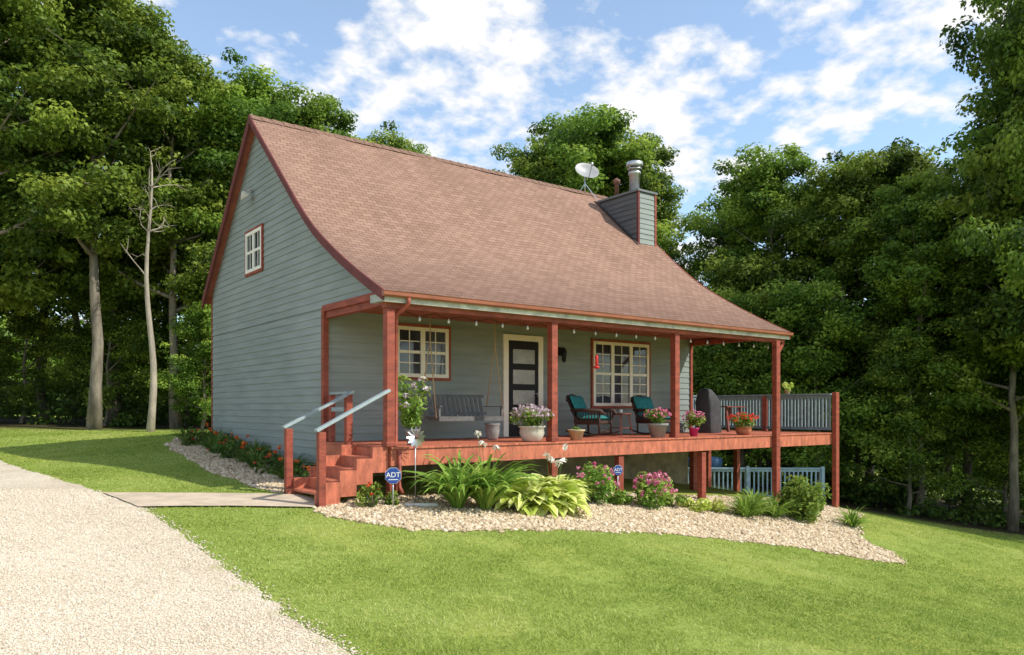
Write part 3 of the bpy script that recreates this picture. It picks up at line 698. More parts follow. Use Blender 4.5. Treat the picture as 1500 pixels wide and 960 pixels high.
pot(13.54,1.3,'small yellow-green plant in a pot on the deck railing',POTTAN,.09,.12,.16,.28,300,None,0,9,lm=LEAFHOSTA,shape='cone',z=.44)
sw=porch_thing('porch_swing',2.55,1.55,DZ,0,'grey wooden porch swing bench hanging on ropes from ceiling','porch swing')
mb=MB()
for i in range(6): mb.box(-.76,.76,-.27+i*.088,-.27+i*.088+.07,.47,.492)
mb.box(-.7,-.65,-.28,.28,.40,.468);mb.box(.65,.7,-.28,.28,.40,.468);mb.box(-.78,.78,-.30,-.275,.40,.49)
mb.obj('seat',SWINGM,sw)
mb=MB()
for i in range(13):
    x_=-.70+i*.1125; mb.beam((x_,.27,.47),(x_,.40,.90),.07,.018,up=(0,1,0))
mb.beam((-.76,.41,.91),(.76,.41,.91),.03,.06); mb.beam((-.76,.29,.55),(.76,.29,.55),.03,.06); mb.obj('backrest',SWINGM,sw)
for sx in (-1,1):
    mb=MB(); mb.box(sx*.76-.03,sx*.76+.03,-.32,.36,.68,.70); mb.box(sx*.76-.02,sx*.76+.02,-.28,-.23,.40,.679); mb.obj('armrest',SWINGM,sw)
    mb=MB(); mb.tube([(sx*.82,-.25,.46),(sx*.79,.03,2.0),(sx*.79,.03,2.58)],.013,6); mb.tube([(sx*.82,.36,.70),(sx*.79,.03,2.0)],.013,6); mb.obj('rope',ROPE,sw)
def chair(t,s,rot):
    c=porch_thing('rocking_chair',t,s,DZ,rot,'dark wicker rocking chair with teal cushions on the porch','chair','wicker rocking chairs on the porch',(1.18,1.1,1.0))
    mb=MB()
    for sx in (-1,1):
        pts=[(sx*.29,-.48+.96*k/8,.04+.10*((k-4)/4)**2) for k in range(9)]; mb.tube(pts,.022,6)
        mb.tube([(sx*.29,-.27,.07),(sx*.30,-.28,.58)],.022,6); mb.tube([(sx*.29,.25,.07),(sx*.29,.26,.4),(sx*.28,.46,.88)],.022,6)
        mb.tube([(sx*.30,-.38,.52),(sx*.33,-.32,.60),(sx*.33,0,.61),(sx*.30,.36,.62)],[.035,.045,.045,.035],8)
        mb.tube([(sx*.29,-.27,.3),(sx*.29,.26,.3)],.015,6)
        for k in range(9): mb.tube([(sx*.31,-.24+k*.065,.3),(sx*.31,-.24+k*.065,.59)],.012,5)
    mb.box(-.30,.30,-.3,.28,.31,.38)
    mb.tube([(-.27,-.27,.15),(.27,-.27,.15)],.013,6)
    mb.tube([(-.28,.46,.82),(-.22,.49,.93),(0,.50,.97),(.22,.49,.93),(.28,.46,.82)],.028,6)
    for k in range(9): mb.beam((-.26+k*.065,.27,.38),(-.26+k*.065,.485,.93),.052,.01,up=(0,1,0))
    mb.obj('frame',WICKER,c)
    def cush(name,M,x,y,z):
        b=MB(); v=[];f=[]
        nx_=8;ny_=8
        for side in (1,-1):
            for j in range(ny_+1):
                for i in range(nx_+1):
                    u=i/nx_*2-1;w=j/ny_*2-1; h_=z*((1-u**6)*(1-w**6))**.5*(1+.06*math.cos(u*9)*math.cos(w*9))
                    v.append(M@Vector((u*x,w*y,side*h_)))
        k_=(nx_+1)*(ny_+1)
        for j in range(ny_):
            for i in range(nx_):
                a_=j*(nx_+1)+i; f.append((a_,a_+1,a_+nx_+2,a_+nx_+1)); f.append((k_+a_+nx_+1,k_+a_+nx_+2,k_+a_+1,k_+a_))
        b.add(v,f,0,True); b.obj(name,TEAL,c)
    cush('seat_cushion',Matrix.Translation((0,-.02,.43)),.28,.28,.065)
    cush('back_cushion',Matrix.Translation((0,.31,.69))@Matrix.Rotation(math.radians(68),4,'X'),.27,.28,.065)
chair(6.05,1.45,.4); chair(8.15,1.45,.0)
tb=porch_thing('side_table',7.1,1.6,DZ,0,'small dark red side table between two rocking chairs','table')
mb=MB(); mb.lathe([(.24,.50),(.25,.51),(.25,.53),(.24,.54)],n=20); mb.obj('table_top',TABLEM,tb)
for sx,sy in ((-1,-1),(1,-1),(1,1),(-1,1)):
    mb=MB(); mb.beam((sx*.2,sy*.2,0),(sx*.13,sy*.13,.5),.035,.035); mb.obj('leg',TABLEM,tb)
boxobj('shelf',TABLEM,tb,-.16,.16,-.16,.16,.18,.2)
mg=porch_thing('mug',7.05,1.55,DZ+.54,0,'small pale mug on the red side table','cup'); mb=MB(); mb.lathe([(.03,0),(.036,.02),(.038,.09),(.034,.09),(.03,.01),(0,.01)],n=14); mb.tube([(.037,0,.02),(.062,0,.03),(.062,0,.065),(.037,0,.075)],.006,6); mb.obj('cup_body',WHITE,mg)
gr=porch_thing('covered_grill',10.68,1.85,DZ,.25,'barbecue grill under a dark grey slanted cover on deck','grill')
mb=MB(); NN=40
sec=[(0,.36,.26,0),(.03,.37,.27,0),(.4,.36,.26,0),(.7,.35,.25,0),(.82,.36,.26,-.01),(.95,.28,.22,-.07),(1.08,.20,.18,-.13),(1.17,.13,.12,-.18),(1.19,.06,.06,-.19)]
v=[];f=[]
for z_,rx,ry,ox in sec:
    for k in range(NN):
        a_=2*math.pi*k/NN; e_=.4; cx=math.copysign(abs(math.cos(a_))**e_,math.cos(a_)); cy=math.copysign(abs(math.sin(a_))**e_,math.sin(a_))
        w_=1+.03*math.sin(k*2.1+z_*4)*(1-z_/1.3)
        v.append((rx*cx*w_+ox,ry*cy*w_,z_))
for i in range(len(sec)-1):
    for k in range(NN): f.append((i*NN+k,i*NN+(k+1)%NN,(i+1)*NN+(k+1)%NN,(i+1)*NN+k))
f.append(tuple((len(sec)-1)*NN+k for k in range(NN))); mb.add(v,f,0,True); mb.obj('grill_cover',GRILLM,gr)
mb=MB(); mb.tube([(.37,-.16,.7),(.40,-.16,.7),(.40,.16,.7),(.37,.16,.7)],.012,6); mb.obj('handle',STEEL,gr)
pt=porch_thing('deck_table',12.0,2.2,DZ,.0,'small dark red stained wooden table on the open deck','table')
mb=MB()
for i in range(4): mb.box(-.42,.42,-.29+i*.147,-.29+i*.147+.138,.69,.725)
mb.obj('table_top',TABLEM,pt)
for sx in (-.3,.3):
    for sy in (-.2,.2):
        mb=MB(); mb.beam((sx*1.1,sy*1.35,0),(sx,sy*.8,.69),.05,.06); mb.obj('leg',TABLEM,pt)
sl=porch_thing('string_lights',0,0,0,0,'string of small clear bulbs hung along the porch beam','string lights')
pts=[];bl=[]
for k in range(18):
    t_=.35+k*.6; pts+= [(t_,.1,1.69),(t_+.3,.1,1.62)]; bl.append((t_+.3,.1,1.62))
mb=MB(); mb.tube(pts,.005,5); mb.obj('cable',BLACK,sl)
for b_ in bl:
    mb=MB(); mb.lathe([(.010,0),(.012,-.02),(.02,-.038),(.024,-.058),(.016,-.078),(0,-.083)],b_,10); mb.obj('bulb',BULB,sl)
hf=porch_thing('bird_feeder',4.78,.0,0,0,'small red hummingbird feeder hanging from the porch beam','bird feeder')
mb=MB(); mb.tube([(0,0,1.70),(0,0,1.1)],.004,5); mb.obj('hanger',BLACK,hf)
mb=MB(); mb.lathe([(.012,1.12),(.035,1.09),(.03,1.03),(.034,.95),(.02,.90)],n=14); mb.obj('bottle',REDPLASTIC,hf)
mb=MB(); mb.lathe([(.02,.90),(.06,.885),(.065,.865),(.04,.84),(0,.835)],n=16); mb.obj('feeding_tray',REDPLASTIC,hf)
pw=porch_thing('garden_spinner',.32,-.32,0,.0,'silver metal flower spinner on a stake before the porch','garden ornament')
g_=ground_at(.32,-.32)
mb=MB(); mb.tube([(0,0,g_-.05),(0,0,-.46)],.009,6); mb.obj('stake',STEEL,pw)
mb=MB()
for k in range(12):
    a_=k*math.pi/6; u=Vector((math.cos(a_),0,math.sin(a_))); w=Vector((-math.sin(a_),0,math.cos(a_)))
    c=Vector((0,-.03,-.46)); mb.add([c+u*.03,c+u*.12+w*.038+Vector((0,-.02,0)),c+u*.19+w*.01,c+u*.12-w*.035+Vector((0,.02,0))],[(0,1,2,3)])
mb.obj('blade',STEEL,pw)
mb=MB(); mb.lathe([(.03,-.02),(.03,.01),(0,.02)],(0,-.035,-.46),10,0,Matrix.Rotation(math.pi/2,4,'X')); mb.obj('hub',RUST,pw)

def sign(t,s,zc,size,label):
    g_=ground_at(t,s)
    p=hw(t,s,0)
    e=empty('security_sign',Matrix.Translation((p.x,p.y,0))@Matrix.Rotation(.25,4,'Z'),label,'sign','blue security yard signs')
    mb=MB(); mb.tube([(0,.015,g_-.1),(0,.015,zc)],.011,6); mb.obj('stake',STEEL,e)
    def octo(mb,r,y0,y1):
        v=[]
        for y in (y0,y1):
            for k in range(8):
                a_=math.pi/8+k*math.pi/4; v.append((r*math.cos(a_),y,zc+r*math.sin(a_)))
        mb.add(v,[tuple(range(8)),tuple(range(15,7,-1))]+[(k,8+k,8+(k+1)%8,(k+1)%8) for k in range(8)])
    mb=MB(); octo(mb,size*.54,-.006,.006); mb.obj('sign_border',SIGNWHITE,e)
    mb=MB(); octo(mb,size*.52,-.010,-.0062); mb.obj('sign_plate',SIGNBLUE,e)
    cu=bpy.data.curves.new('letters','FONT'); cu.body='ADT'; cu.size=size*.44; cu.align_x='CENTER'; cu.align_y='CENTER'; cu.extrude=.001; cu.offset=size*.004
    to=bpy.data.objects.new('tmp',cu); col.objects.link(to); bpy.context.view_layer.update()
    me=bpy.data.meshes.new_from_object(to.evaluated_get(bpy.context.evaluated_depsgraph_get())); bpy.data.objects.remove(to)
    me.materials.clear(); me.materials.append(SIGNWHITE); me.name='lettering'
    link(bpy.data.objects.new('lettering',me),e,Matrix.Translation((0,-.013,zc+size*.04))@Matrix.Rotation(math.pi/2,4,'X'))
    boxobj('sign_band',SIGNWHITE,e,-size*.3,size*.3,-.0125,-.0105,zc-size*.27,zc-size*.22)
sign(-.25,-.6,-1.06,.255,'blue octagonal ADT security sign on a stake in bed')
sign(5.05,-.35,-1.24,.20,'small blue octagonal ADT sign on stake by shrubs')
g_=ground_at(.45,-.55); e=porch_thing('drain_pipe',.3,-.55,g_,0,'short white drain extension lying on the bed stones','pipe')
mb=MB(); mb.tube([(-.25,.1,.05),(.0,0,.045),(.25,-.1,.04)],.035,12); mb.obj('pipe_body',mat('white_plastic',(.6,.6,.57),.4,.05,4),e)

# ------------------------------------------------------------------ garden plants
def strap_mesh(name,r,n,L,W,arch,m,upang=(50,85),seg=6,fold=.25,base=.08,wshape='strap'):
    V=[];T=[]
    for k in range(n):
        az=r.uniform(0,6.28); el=math.radians(r.uniform(*upang)); l=L*r.uniform(.65,1.15); w=W*r.uniform(.7,1.2)
        d=np.array([math.cos(az),math.sin(az)]); pos=np.array([d[0]*base*r.random(),d[1]*base*r.random(),0.0]); side=np.array([-d[1],d[0],0])
        tw=r.normal(0,.3); side=side*math.cos(tw)+np.array([0,0,1])*math.sin(tw)
        a=el; pl=[];
        for i in range(seg+1):
            u=i/seg
            ww=w*(min(1,u*4+.25)*(1-u**3)) if wshape=='strap' else w*(.08 if u<.3 else math.sin((u-.3)/.7*math.pi)**.7+.03)
            pl.append((pos.copy(),ww)); pos=pos+np.array([d[0]*math.cos(a),d[1]*math.cos(a),math.sin(a)])*l/seg; a-=arch*(1.0+.5*r.random())/seg*(.4+u*1.4)
        t=np.clip(r.normal(.5,.22),0,1)
        for i in range(seg):
            (p,w0),(q,w1)=pl[i],pl[i+1]; lift=np.array([0,0,fold])
            for sg in (-1,1):
                V.append([p,q,q+side*w1/2*sg+lift*w1/2,p+side*w0/2*sg+lift*w0/2])
                if wshape=='strap': T+= [t+.1*sg]*4
                else: T+=[t-.1,t-.1,t+.45,t+.45]
    return np_mesh(name,np.array(V),4,m,np.clip(np.array(T),0,1),smooth=True)
def plant(name,t,s,label,cat='plant',group=None,rot=0):
    g_=ground_at(t,s)
    return porch_thing(name,t,s,g_-.01,rot,label,cat,group)
R=np.random.default_rng(77)
def strap_plant(name,t,s,label,n,L,W,arch,m,flowers=None,nf=0,fh=.8,group=None,fsz=1,**k):
    e=plant(name,t,s,label,'plant',group,R.uniform(0,6)); link(bpy.data.objects.new('foliage',strap_mesh('foliage',R,n,L,W,arch,m,**k)),e)
    if flowers:
        ps=[];mb=MB()
        for q in range(nf):
            a_=R.uniform(0,6.28);rr=R.uniform(.05,.4)*L;c=(math.cos(a_)*rr,math.sin(a_)*rr,fh*R.uniform(.8,1.15))
            mb.tube([(0,0,0),(c[0]*.6,c[1]*.6,c[2]*.6),c],.005,4); ps.append(clump(R,c,(.045*fsz,.045*fsz,.04*fsz),12,.08*fsz,.035*fsz,tint=(.2,.9)))
        mb.obj('stem',LEAFPLANT,e); leafobj('blossoms',ps,flowers,e)
    return e
strap_plant('lily_plant',.85,-.8,'bright arching green lily clump beside the porch steps',110,1.2,.085,1.6,LEAFPLANT,upang=(50,88))
strap_plant('lily_plant',1.3,-.95,'bright arching green lily clump in the stone bed',115,1.25,.09,1.6,LEAFPLANT,PCREAM,3,1.15,fsz=1.3,upang=(50,88))
strap_plant('hosta',2.15,-1.05,'yellow-green broad leaved hosta in the stone bed',170,.78,.20,1.5,LEAFHOSTA,None,0,wshape='broad',upang=(25,88),fold=.35)
strap_plant('hosta',2.72,-1.0,'pale yellow-green hosta with cream edged leaves',170,.78,.20,1.5,LEAFHOSTA,PCREAM,5,1.0,fsz=1.3,wshape='broad',upang=(25,88),fold=.35)
strap_plant('ornamental_grass',3.35,-.65,'fine arching ornamental grass by the porch',190,.72,.02,1.4,LEAFHOSTA,upang=(45,88))
strap_plant('ornamental_grass',3.7,-.35,'fine green ornamental grass beneath the deck edge',160,.65,.02,1.4,LEAFPLANT,upang=(45,88))
def bush(name,t,s,label,r0,h,nl,L,flower=None,nf=0,lm=None,fs_=.07):
    e=plant(name,t,s,label,'shrub' if 'shrub' in name else 'plant'); ps=[]
    for k in range(nl//50):
        d=unit(R.normal(size=(1,3)))[0]; u=R.uniform(.35,.85); c=(d[0]*r0*u,d[1]*r0*u,h*.45+d[2]*h*.5*u)
        ps.append(clump(R,c,(r0*.36,r0*.36,h*.24),50,L,L*.45,tint=(.15,.8)))
    leafobj('foliage',ps,lm or LEAFPLANT,e)
    mb=MB()
    for k in range(7):
        a_=k*.9; mb.tube([(0,0,0),(math.cos(a_)*r0*.4,math.sin(a_)*r0*.4,h*.5)],.008,5)
    mb.obj('stem',BARK,e)
    if flower:
        ps=[]
        for k in range(nf):
            d=unit(R.normal(size=(1,3)))[0]; d[2]=abs(d[2]); u=R.uniform(.75,1.1)
            ps.append(clump(R,(d[0]*r0*u,d[1]*r0*u,h*.42+d[2]*h*.58*u),(fs_*.6,fs_*.6,fs_*.5),14,fs_*.7,fs_*.5,up=.8,tint=(.1,.95)))
        leafobj('blossoms',ps,flower,e)
    return e
bush('flowering_shrub',4.25,-.5,'green shrub dotted with pink flowers beside the deck',.48,.85,1500,.09,PPINK,24)
bush('flowering_shrub',5.5,-.85,'rounded shrub covered with pink flowers in the bed',.45,.75,1200,.09,PPINK,60)
bush('flowering_plant',-.55,-.42,'small green plant with red flowers beside the steps',.25,.45,400,.08,PRED,8,fs_=.05)
bush('flowering_plant',-.1,-.35,'small leafy green plant against the steps',.2,.35,250,.08)
bush('low_plant',4.75,-.6,'low green leafy plant between two flowering shrubs',.3,.35,500,.09)
bush('low_plant',6.25,-.75,'low green plant beside the pink flowering shrub',.35,.38,500,.09)
bush('low_plant',6.8,-.85,'low yellow-green ground plant by the deck posts',.4,.32,600,.10,None,0,LEAFHOSTA)
bush('low_plant',7.35,-.95,'low yellow-green ground plant in stone bed',.36,.34,500,.10,None,0,LEAFHOSTA)
strap_plant('daylily',7.9,-1.35,'spiky green daylily clump in the stone bed',130,.7,.035,1.3,LEAFPLANT,upang=(35,85))
strap_plant('daylily',8.4,-1.2,'spiky green daylily clump in the stone bed',130,.72,.035,1.3,LEAFPLANT,upang=(35,85))
strap_plant('daylily',8.95,-1.35,'spiky green daylily clump in the stone bed',130,.7,.035,1.3,LEAFPLANT,upang=(35,85))
bush('leafy_shrub',9.8,-1.5,'loose bright green shrub at the end of the bed',.65,1.05,2100,.13)
bush('leafy_shrub',10.4,-1.2,'bright green leafy shrub beside the deck post',.5,.85,1300,.12)
strap_plant('daylily',10.9,-2.1,'small spiky green plant at the tip of bed',100,.65,.035,1.3,LEAFPLANT,upang=(35,85))
strap_plant('daylily',9.2,-.7,'spiky green plant near the deck post',90,.65,.035,1.3,LEAFPLANT,upang=(35,85))
s_=2.3;k=0
while s_<9.9:
    t_=-.35-.38*(k%2)+R.uniform(-.08,.08)
    if k%3==1: strap_plant('daylily',t_,s_,'daylily with orange flowers beside the gable wall',70,.52,.03,1.5,LEAFBED,PORANGE,3,.44,fsz=.9,upang=(40,85))
    elif k%3==0: bush('flowering_plant',t_,s_,'leafy plant with small red and orange flowers by wall',.36,.42,700,.08,PRED if k%2 else PORANGE,7,LEAFBED,fs_=.05)
    else: strap_plant('daylily',t_,s_,'dark green strap leaved plant against the gable wall',90,.6,.034,1.4,LEAFBED,upang=(45,88))
    k+=1; s_+=.44

# lower patio
fx=empty('picket_railing',Matrix.Identity(4),'blue-grey railing of the lower patio behind the deck','railing')
zb=gz(8,26)
railing((5.2,25.0),(10.0,24.9),zb+.0,zb+1.0,PALEBLUE,fx,'railing_panel',sp=.14)
for px,py in ((5.2,25.0),(7.6,24.95),(10.0,24.9)):
    boxobj('railing_post',PALEBLUE,fx,px-.05,px+.05,py-.07,py+.03,gz(px,py)-.1,zb+1.06)
pl=empty('patio_table',Matrix.Translation((6.6,26.6,gz(6.6,26.6)+.1)),'round blue covered patio table beneath the deck','table')
mb=MB(); mb.lathe([(.6,.52),(.62,.80),(.6,.9),(.3,.95),(0,.97)],n=28); mb.obj('table_cover',BLUEP,pl)
for k_ in range(4):
    a_=k_*1.57+.4; mb=MB(); mb.tube([(.4*math.cos(a_),.4*math.sin(a_),-.1),(.4*math.cos(a_),.4*math.sin(a_),.6)],.025,6); mb.obj('leg',STEEL,pl)
# ------------------------------------------------------------------ trees
def build_tree(seed,H=15,base=4.5,R0=3.6,nl=44000,lean=.3,tr=.2,leaf=.17):
    r=np.random.default_rng(seed); mb=MB(); lx,ly=r.normal(0,lean,2)
    tp=[(lx*(k/10)**1.5+r.normal(0,.06),ly*(k/10)**1.5+r.normal(0,.06),H*.93*k/10-(.3 if k==0 else 0)) for k in range(11)]
    rad=[tr*1.35]+[tr*(1-.9*(k/10)) for k in range(1,11)]
    mb.tube(tp,rad,9)
    tpa=np.array(tp); cl=[]
    nb=18
    for b in range(nb):
        f=(b+r.random())/nb; z=base*.9+(H*.9-base*.9)*f
        i=z/(H*.93)*10; i0=min(int(i),9); p=tpa[i0]+(tpa[i0+1]-tpa[i0])*(i-i0)
        az=b*2.4+r.normal(0,.4); prof_=math.sin(min(1,(f*.80+.25))*math.pi*.93)**.6
        L=R0*prof_*r.uniform(.6,1.2); el=r.uniform(.15,.55)+f*.5
        d=np.array([math.cos(az)*math.cos(el),math.sin(az)*math.cos(el),math.sin(el)])
        pts=[p,p+d*L*.35+np.array([0,0,-.05]),p+d*L*.7+np.array([0,0,.12]),p+d*L+np.array([0,0,.2])]
        r0=max(.035,tr*.42*(1-f*.7)); mb.tube(pts,[r0,r0*.7,r0*.4,r0*.12],6,cap=False)
        for q in range(11):
            u=r.uniform(.3,1.12); c=p+d*L*u+r.normal(0,.17*R0*.85,3)*np.array([1,1,.8])
            cl.append((c,r.uniform(.30,.85)))
            if q<3:
                a2=p+d*L*u*.8; mb.tube([a2,(a2+c)/2+r.normal(0,.08,3),c],[r0*.35,r0*.2,.008],4,cap=False)
    for q in range(8): cl.append((tpa[10]+r.normal(0,.7,3)*np.array([1,1,.8])+np.array([0,0,.2]),r.uniform(.35,.75)))
    tot=sum(x[1]**2 for x in cl); ps=[]
    for c,rd in cl:
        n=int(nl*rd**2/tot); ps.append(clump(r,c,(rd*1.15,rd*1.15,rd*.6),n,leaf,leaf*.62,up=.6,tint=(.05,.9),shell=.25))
    tm=MB.obj(mb,'trunk',BARK); tmesh=tm.data; bpy.data.objects.remove(tm)
    Q=np.concatenate([p[0] for p in ps]);T=np.concatenate([p[1] for p in ps])
    return tmesh,np_mesh('crown',Q,4,LEAF,T)
TV=[build_tree(1,15,4.8,3.7,38000),build_tree(2,15,6.0,3.3,30000),build_tree(3,15,3.6,4.0,42000),build_tree(4,15,4.6,3.2,32000,.5),build_tree(5,15,5.4,4.1,39000),
    build_tree(6,9,1.2,2.8,24000,.2,.12,.16)]
TL=['tall broadleaf tree with full green crown at wood edge','tall slender tree with high green crown','broad green tree with foliage hanging low','young bushy tree with light green leaves']
def tree(x,y,h,v,sxy=1,rot=None):
    tm,cm=TV[v]; H=9 if v==5 else 15; k=h/H; rot=rng.uniform(0,6.28) if rot is None else rot
    lab=TL[3] if v==5 else (TL[1] if v in(1,3) else TL[2] if v==2 else TL[0])
    e=empty('tree',Matrix.Translation((x,y,gz(x,y)))@Matrix.Rotation(rot,4,'Z')@Matrix.Diagonal((k*sxy,k*sxy,k,1)),lab,'tree','trees of the surrounding wood')
    link(bpy.data.objects.new('trunk',tm),e); link(bpy.data.objects.new('crown',cm),e)
trees=[(-22.5,26,16,0),(-19,28,16.5,2),(-17.6,25.2,15.8,4),(-14.4,26.8,16.2,1),(-16,31,17.4,0),(-12.4,28.5,14.6,3),(-10.4,30,14.0,0),(-8.9,33,14.0,2),(-12,34,15.2,4),
(-20,33,17.6,1),(-24,31,17,2),(-8.6,38,14.8,4),(-13,39,15.5,0),(-17,38,17,3),(-22,39,17,4),(-27,29,16.5,1),(-29,37,17,0),
(-6.6,44,17.4,0,.85),(-9.4,43,16.6,4,1.0),(-5.0,47,17.0,3,.75),
(1.9,44,17.8,0,1.0),(4.2,44,19.4,4,1.05),(6.6,46,18.8,2,1.0),(3.2,48,18.8,2,.9),(8.8,50,16.8,3,1.1),(9.6,43,11.0,0),(-13,46,15,2),
(12.4,37,15.6,2),(14.4,33.5,14.6,0),(17,35,16.0,4),(19.4,33,15.4,2),(20.9,27.2,20.5,1),(20.4,25.6,20.5,2,1.0),(17.0,24.3,19.6,3,.62),(19.0,26.2,21.5,0,.72),(23.2,30.5,20,4),(25.5,27.5,19,2),(14,41,15.8,4),(21,37,16.5,3),(18,39,16.2,0),(25,35,18,0),(23.5,24,19,4),
(15.8,30,13.0,1),(17.9,27.6,13.0,3),(12.8,44,16.0,1),
(9.8,32.5,8,5),(12.2,30.5,8.5,5),(8.3,36,8.5,5),(11,34,10,5),(14.6,28.4,6.5,5),(-11,27.5,4.5,5),(-15.5,29.5,6,5),(-19,30,6,5),(-23,28.5,6.5,5),(16.5,32,8,5),(-9.3,29,6,5),
(-5,34,8,5),(-13.5,32,8,5),(-17.5,34,8,5),(22.5,33,8,5),(19.5,30.5,7,5),(16,36,9,5),(13.5,37,9,5)]
for tdef in trees: tree(*tdef)
def dead_tree(x,y,h):
    r=np.random.default_rng(8); mb=MB()
    tp=[np.array([.10*math.sin(k*.7),.08*math.sin(k*.5),h*k/12-(.3 if k==0 else 0)]) for k in range(13)]
    mb.tube(tp,[.15]+[.125*(1-.8*k/12) for k in range(1,13)],9)
    for k in range(16):
        i=int(r.integers(6,13)); p=tp[i]; az=r.uniform(0,6.28); L=r.uniform(.6,1.5); d=np.array([math.cos(az)*.8,math.sin(az)*.8,.55]); q=p
        pts=[p]
        for j in range(4):
            d=unit((d+r.normal(0,.2,3))[None])[0]; q=q+d*L/4; pts.append(q)
            if j in (1,2):
                d2=unit((d+r.normal(0,.6,3))[None])[0]; mb.tube([q,q+d2*L*.25,q+d2*L*.45+r.normal(0,.05,3)],[.012,.008,.003],4,cap=False)
        mb.tube(pts,[.028,.02,.014,.009,.003],5,cap=False)
    e=empty('bare_tree',Matrix.Translation((x,y,gz(x,y))),'slim pale trunk with short dead twigs among trees','tree')
    mb.obj('trunk',BARKPALE,e)
dead_tree(-12.0,25.6,8.8)
def ug(name,pts,m,label,seed,nl,L):
    r=np.random.default_rng(seed); ps=[]
    for x,y,h,rd in pts:
        z=gz(x,y)
        for q in range(4):
            ps.append(clump(r,(x+r.normal(0,rd*.5),y+r.normal(0,rd*.5),z+h*r.uniform(.15,.8)),(rd*.7,rd*.7,h*.35),nl,L,L*.6,tint=(.1,.7),shell=.3))
    e=link(bpy.data.objects.new(name,np_mesh(name,np.concatenate([p[0] for p in ps]),4,m,np.concatenate([p[1] for p in ps])))); tag(e,label,'undergrowth',kind='stuff')
r=np.random.default_rng(9); pts=[]
for k in range(110):
    x=r.uniform(-36,-7); y=edgeY(x)+3.5+r.uniform(0,14); pts.append((x,y,r.uniform(.5,2.4),r.uniform(.7,1.5)))
for k in range(90):
    x=r.uniform(9,36); y=edgeY(x)+3.5+r.uniform(0,16); pts.append((x,y,r.uniform(.4,1.6),r.uniform(.7,1.5)))
ug('undergrowth',pts,LEAFDARK,'dense green bushes and saplings under the trees',21,60,.2)
pts=[]
for k in range(330):
    a_=r.uniform(-1.05,1.05); d=r.uniform(62,84); x=math.sin(a_)*d; y=math.cos(a_)*d
    pts.append((x,y,r.uniform(5,10),r.uniform(2.5,4)))
ug('distant_wood',pts,LEAFFAR,'distant sunlit green wood beyond the nearer trees',22,90,.75)

# ------------------------------------------------------------------ light and sky
el=math.radians(44); hx,hy=.95,-.30; n_=math.hypot(hx,hy); hx/=n_;hy/=n_
sd=Vector((hx*math.cos(el),hy*math.cos(el),math.sin(el)))
su=bpy.data.lights.new('sun','SUN'); su.energy=5.0; su.angle=math.radians(.5); su.color=(1,.95,.85)
so=bpy.data.objects.new('sun',su); col.objects.link(so); so.rotation_mode='QUATERNION'; so.rotation_quaternion=(-sd).to_track_quat('-Z','Y')
w=bpy.data.worlds.new('World'); sc.world=w; w.use_nodes=True; nt=w.node_tree; bg=nt.nodes['Background']
sk=N(nt,'ShaderNodeTexSky'); sk.sky_type='NISHITA'; sk.sun_disc=False; sk.sun_elevation=el; sk.sun_rotation=math.atan2(hx,hy); sk.air_density=1.0; sk.dust_density=.3; sk.ozone_density=1.5
tc=N(nt,'ShaderNodeTexCoord'); sp=N(nt,'ShaderNodeSeparateXYZ'); nt.links.new(tc.outputs['Generated'],sp.inputs[0])
ad=N(nt,'ShaderNodeMath',operation='ADD'); ad.inputs[1].default_value=.22; nt.links.new(sp.outputs[2],ad.inputs[0])
mxx=N(nt,'ShaderNodeMath',operation='MAXIMUM'); mxx.inputs[1].default_value=.02; nt.links.new(ad.outputs[0],mxx.inputs[0])
dx=N(nt,'ShaderNodeMath',operation='DIVIDE'); dy=N(nt,'ShaderNodeMath',operation='DIVIDE')
nt.links.new(sp.outputs[0],dx.inputs[0]);nt.links.new(mxx.outputs[0],dx.inputs[1]);nt.links.new(sp.outputs[1],dy.inputs[0]);nt.links.new(mxx.outputs[0],dy.inputs[1])
cb=N(nt,'ShaderNodeCombineXYZ'); nt.links.new(dx.outputs[0],cb.inputs[0]); nt.links.new(dy.outputs[0],cb.inputs[1]); cb.inputs[2].default_value=5.3
mp=N(nt,'ShaderNodeMapping'); mp.inputs['Rotation'].default_value=(0,0,-.5); mp.inputs['Scale'].default_value=(1.3,1.2,1); nt.links.new(cb.outputs[0],mp.inputs[0])
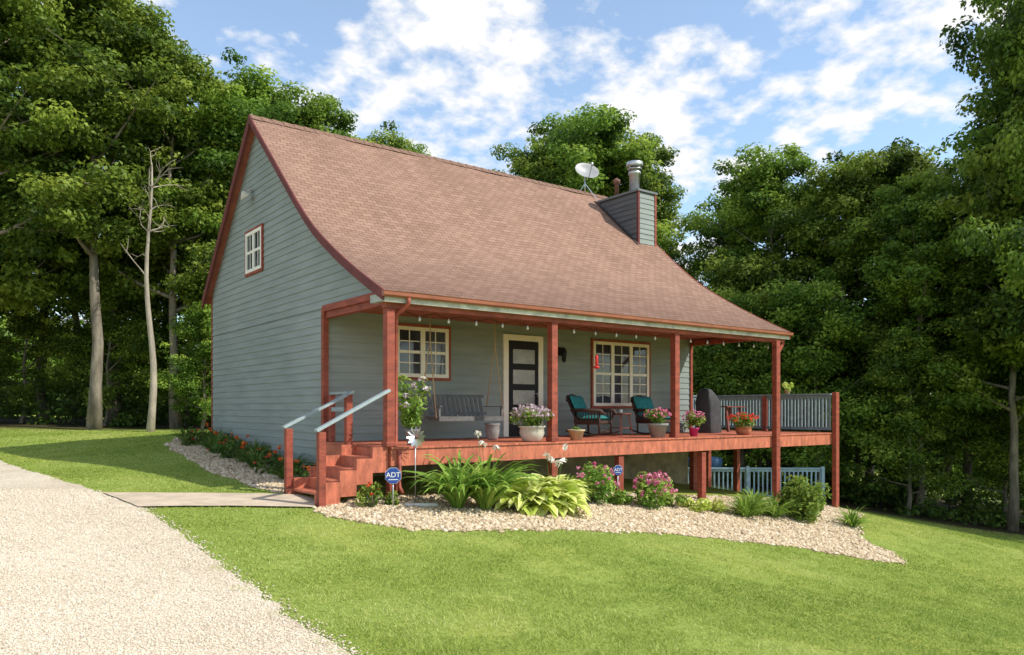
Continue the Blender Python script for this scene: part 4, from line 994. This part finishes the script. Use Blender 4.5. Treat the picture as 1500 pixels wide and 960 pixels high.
n1=N(nt,'ShaderNodeTexNoise'); n1.inputs['Scale'].default_value=2.3; n1.inputs['Detail'].default_value=10; n1.inputs['Roughness'].default_value=.55; n1.inputs['Distortion'].default_value=.15
n2=N(nt,'ShaderNodeTexNoise'); n2.inputs['Scale'].default_value=9; n2.inputs['Detail'].default_value=7; n2.inputs['Roughness'].default_value=.55
nt.links.new(mp.outputs[0],n1.inputs['Vector']);nt.links.new(mp.outputs[0],n2.inputs['Vector'])
ma=N(nt,'ShaderNodeMath',operation='MULTIPLY_ADD'); nt.links.new(n2.outputs['Fac'],ma.inputs[0]); ma.inputs[1].default_value=.9; nt.links.new(n1.outputs['Fac'],ma.inputs[2])
r1=ramp(nt,ma.outputs[0],[(.85,(.12,.12,.12)),(.95,(.5,.5,.5)),(1.0,(.85,.85,.85))])
mm=N(nt,'ShaderNodeMath',operation='MULTIPLY'); mm.inputs[1].default_value=.92; nt.links.new(ma.outputs[0],mm.inputs[0]); nt.links.new(mm.outputs[0],r1.inputs[0])
r1.color_ramp.elements[0].position=.83; r1.color_ramp.elements[1].position=.91; r1.color_ramp.elements[2].position=1.0; r1.color_ramp.elements[2].color=(1,1,1,1)
tn=N(nt,'ShaderNodeMix',data_type='RGBA',blend_type='MULTIPLY'); tn.inputs[0].default_value=1; nt.links.new(sk.outputs[0],tn.inputs[6]); tn.inputs[7].default_value=(1.8,1.95,1.95,1)
mx=N(nt,'ShaderNodeMix',data_type='RGBA'); nt.links.new(r1.outputs[0],mx.inputs[0]); nt.links.new(tn.outputs[2],mx.inputs[6]); mx.inputs[7].default_value=(8.2,8.2,8.3,1)
nt.links.new(mx.outputs[2],bg.inputs[0]); bg.inputs[1].default_value=.125

# ------------------------------------------------------------------ camera
cd=bpy.data.cameras.new('camera'); cd.sensor_width=36; cd.lens=1132/1500*36; cd.shift_y=.08; cd.clip_end=2000; cd.clip_start=.1
co=bpy.data.objects.new('camera',cd); col.objects.link(co); co.location=(0,0,0); co.rotation_euler=(math.radians(90),0,0)
sc.camera=co
sc.view_settings.view_transform='Standard'; sc.view_settings.look='None'; sc.view_settings.exposure=0
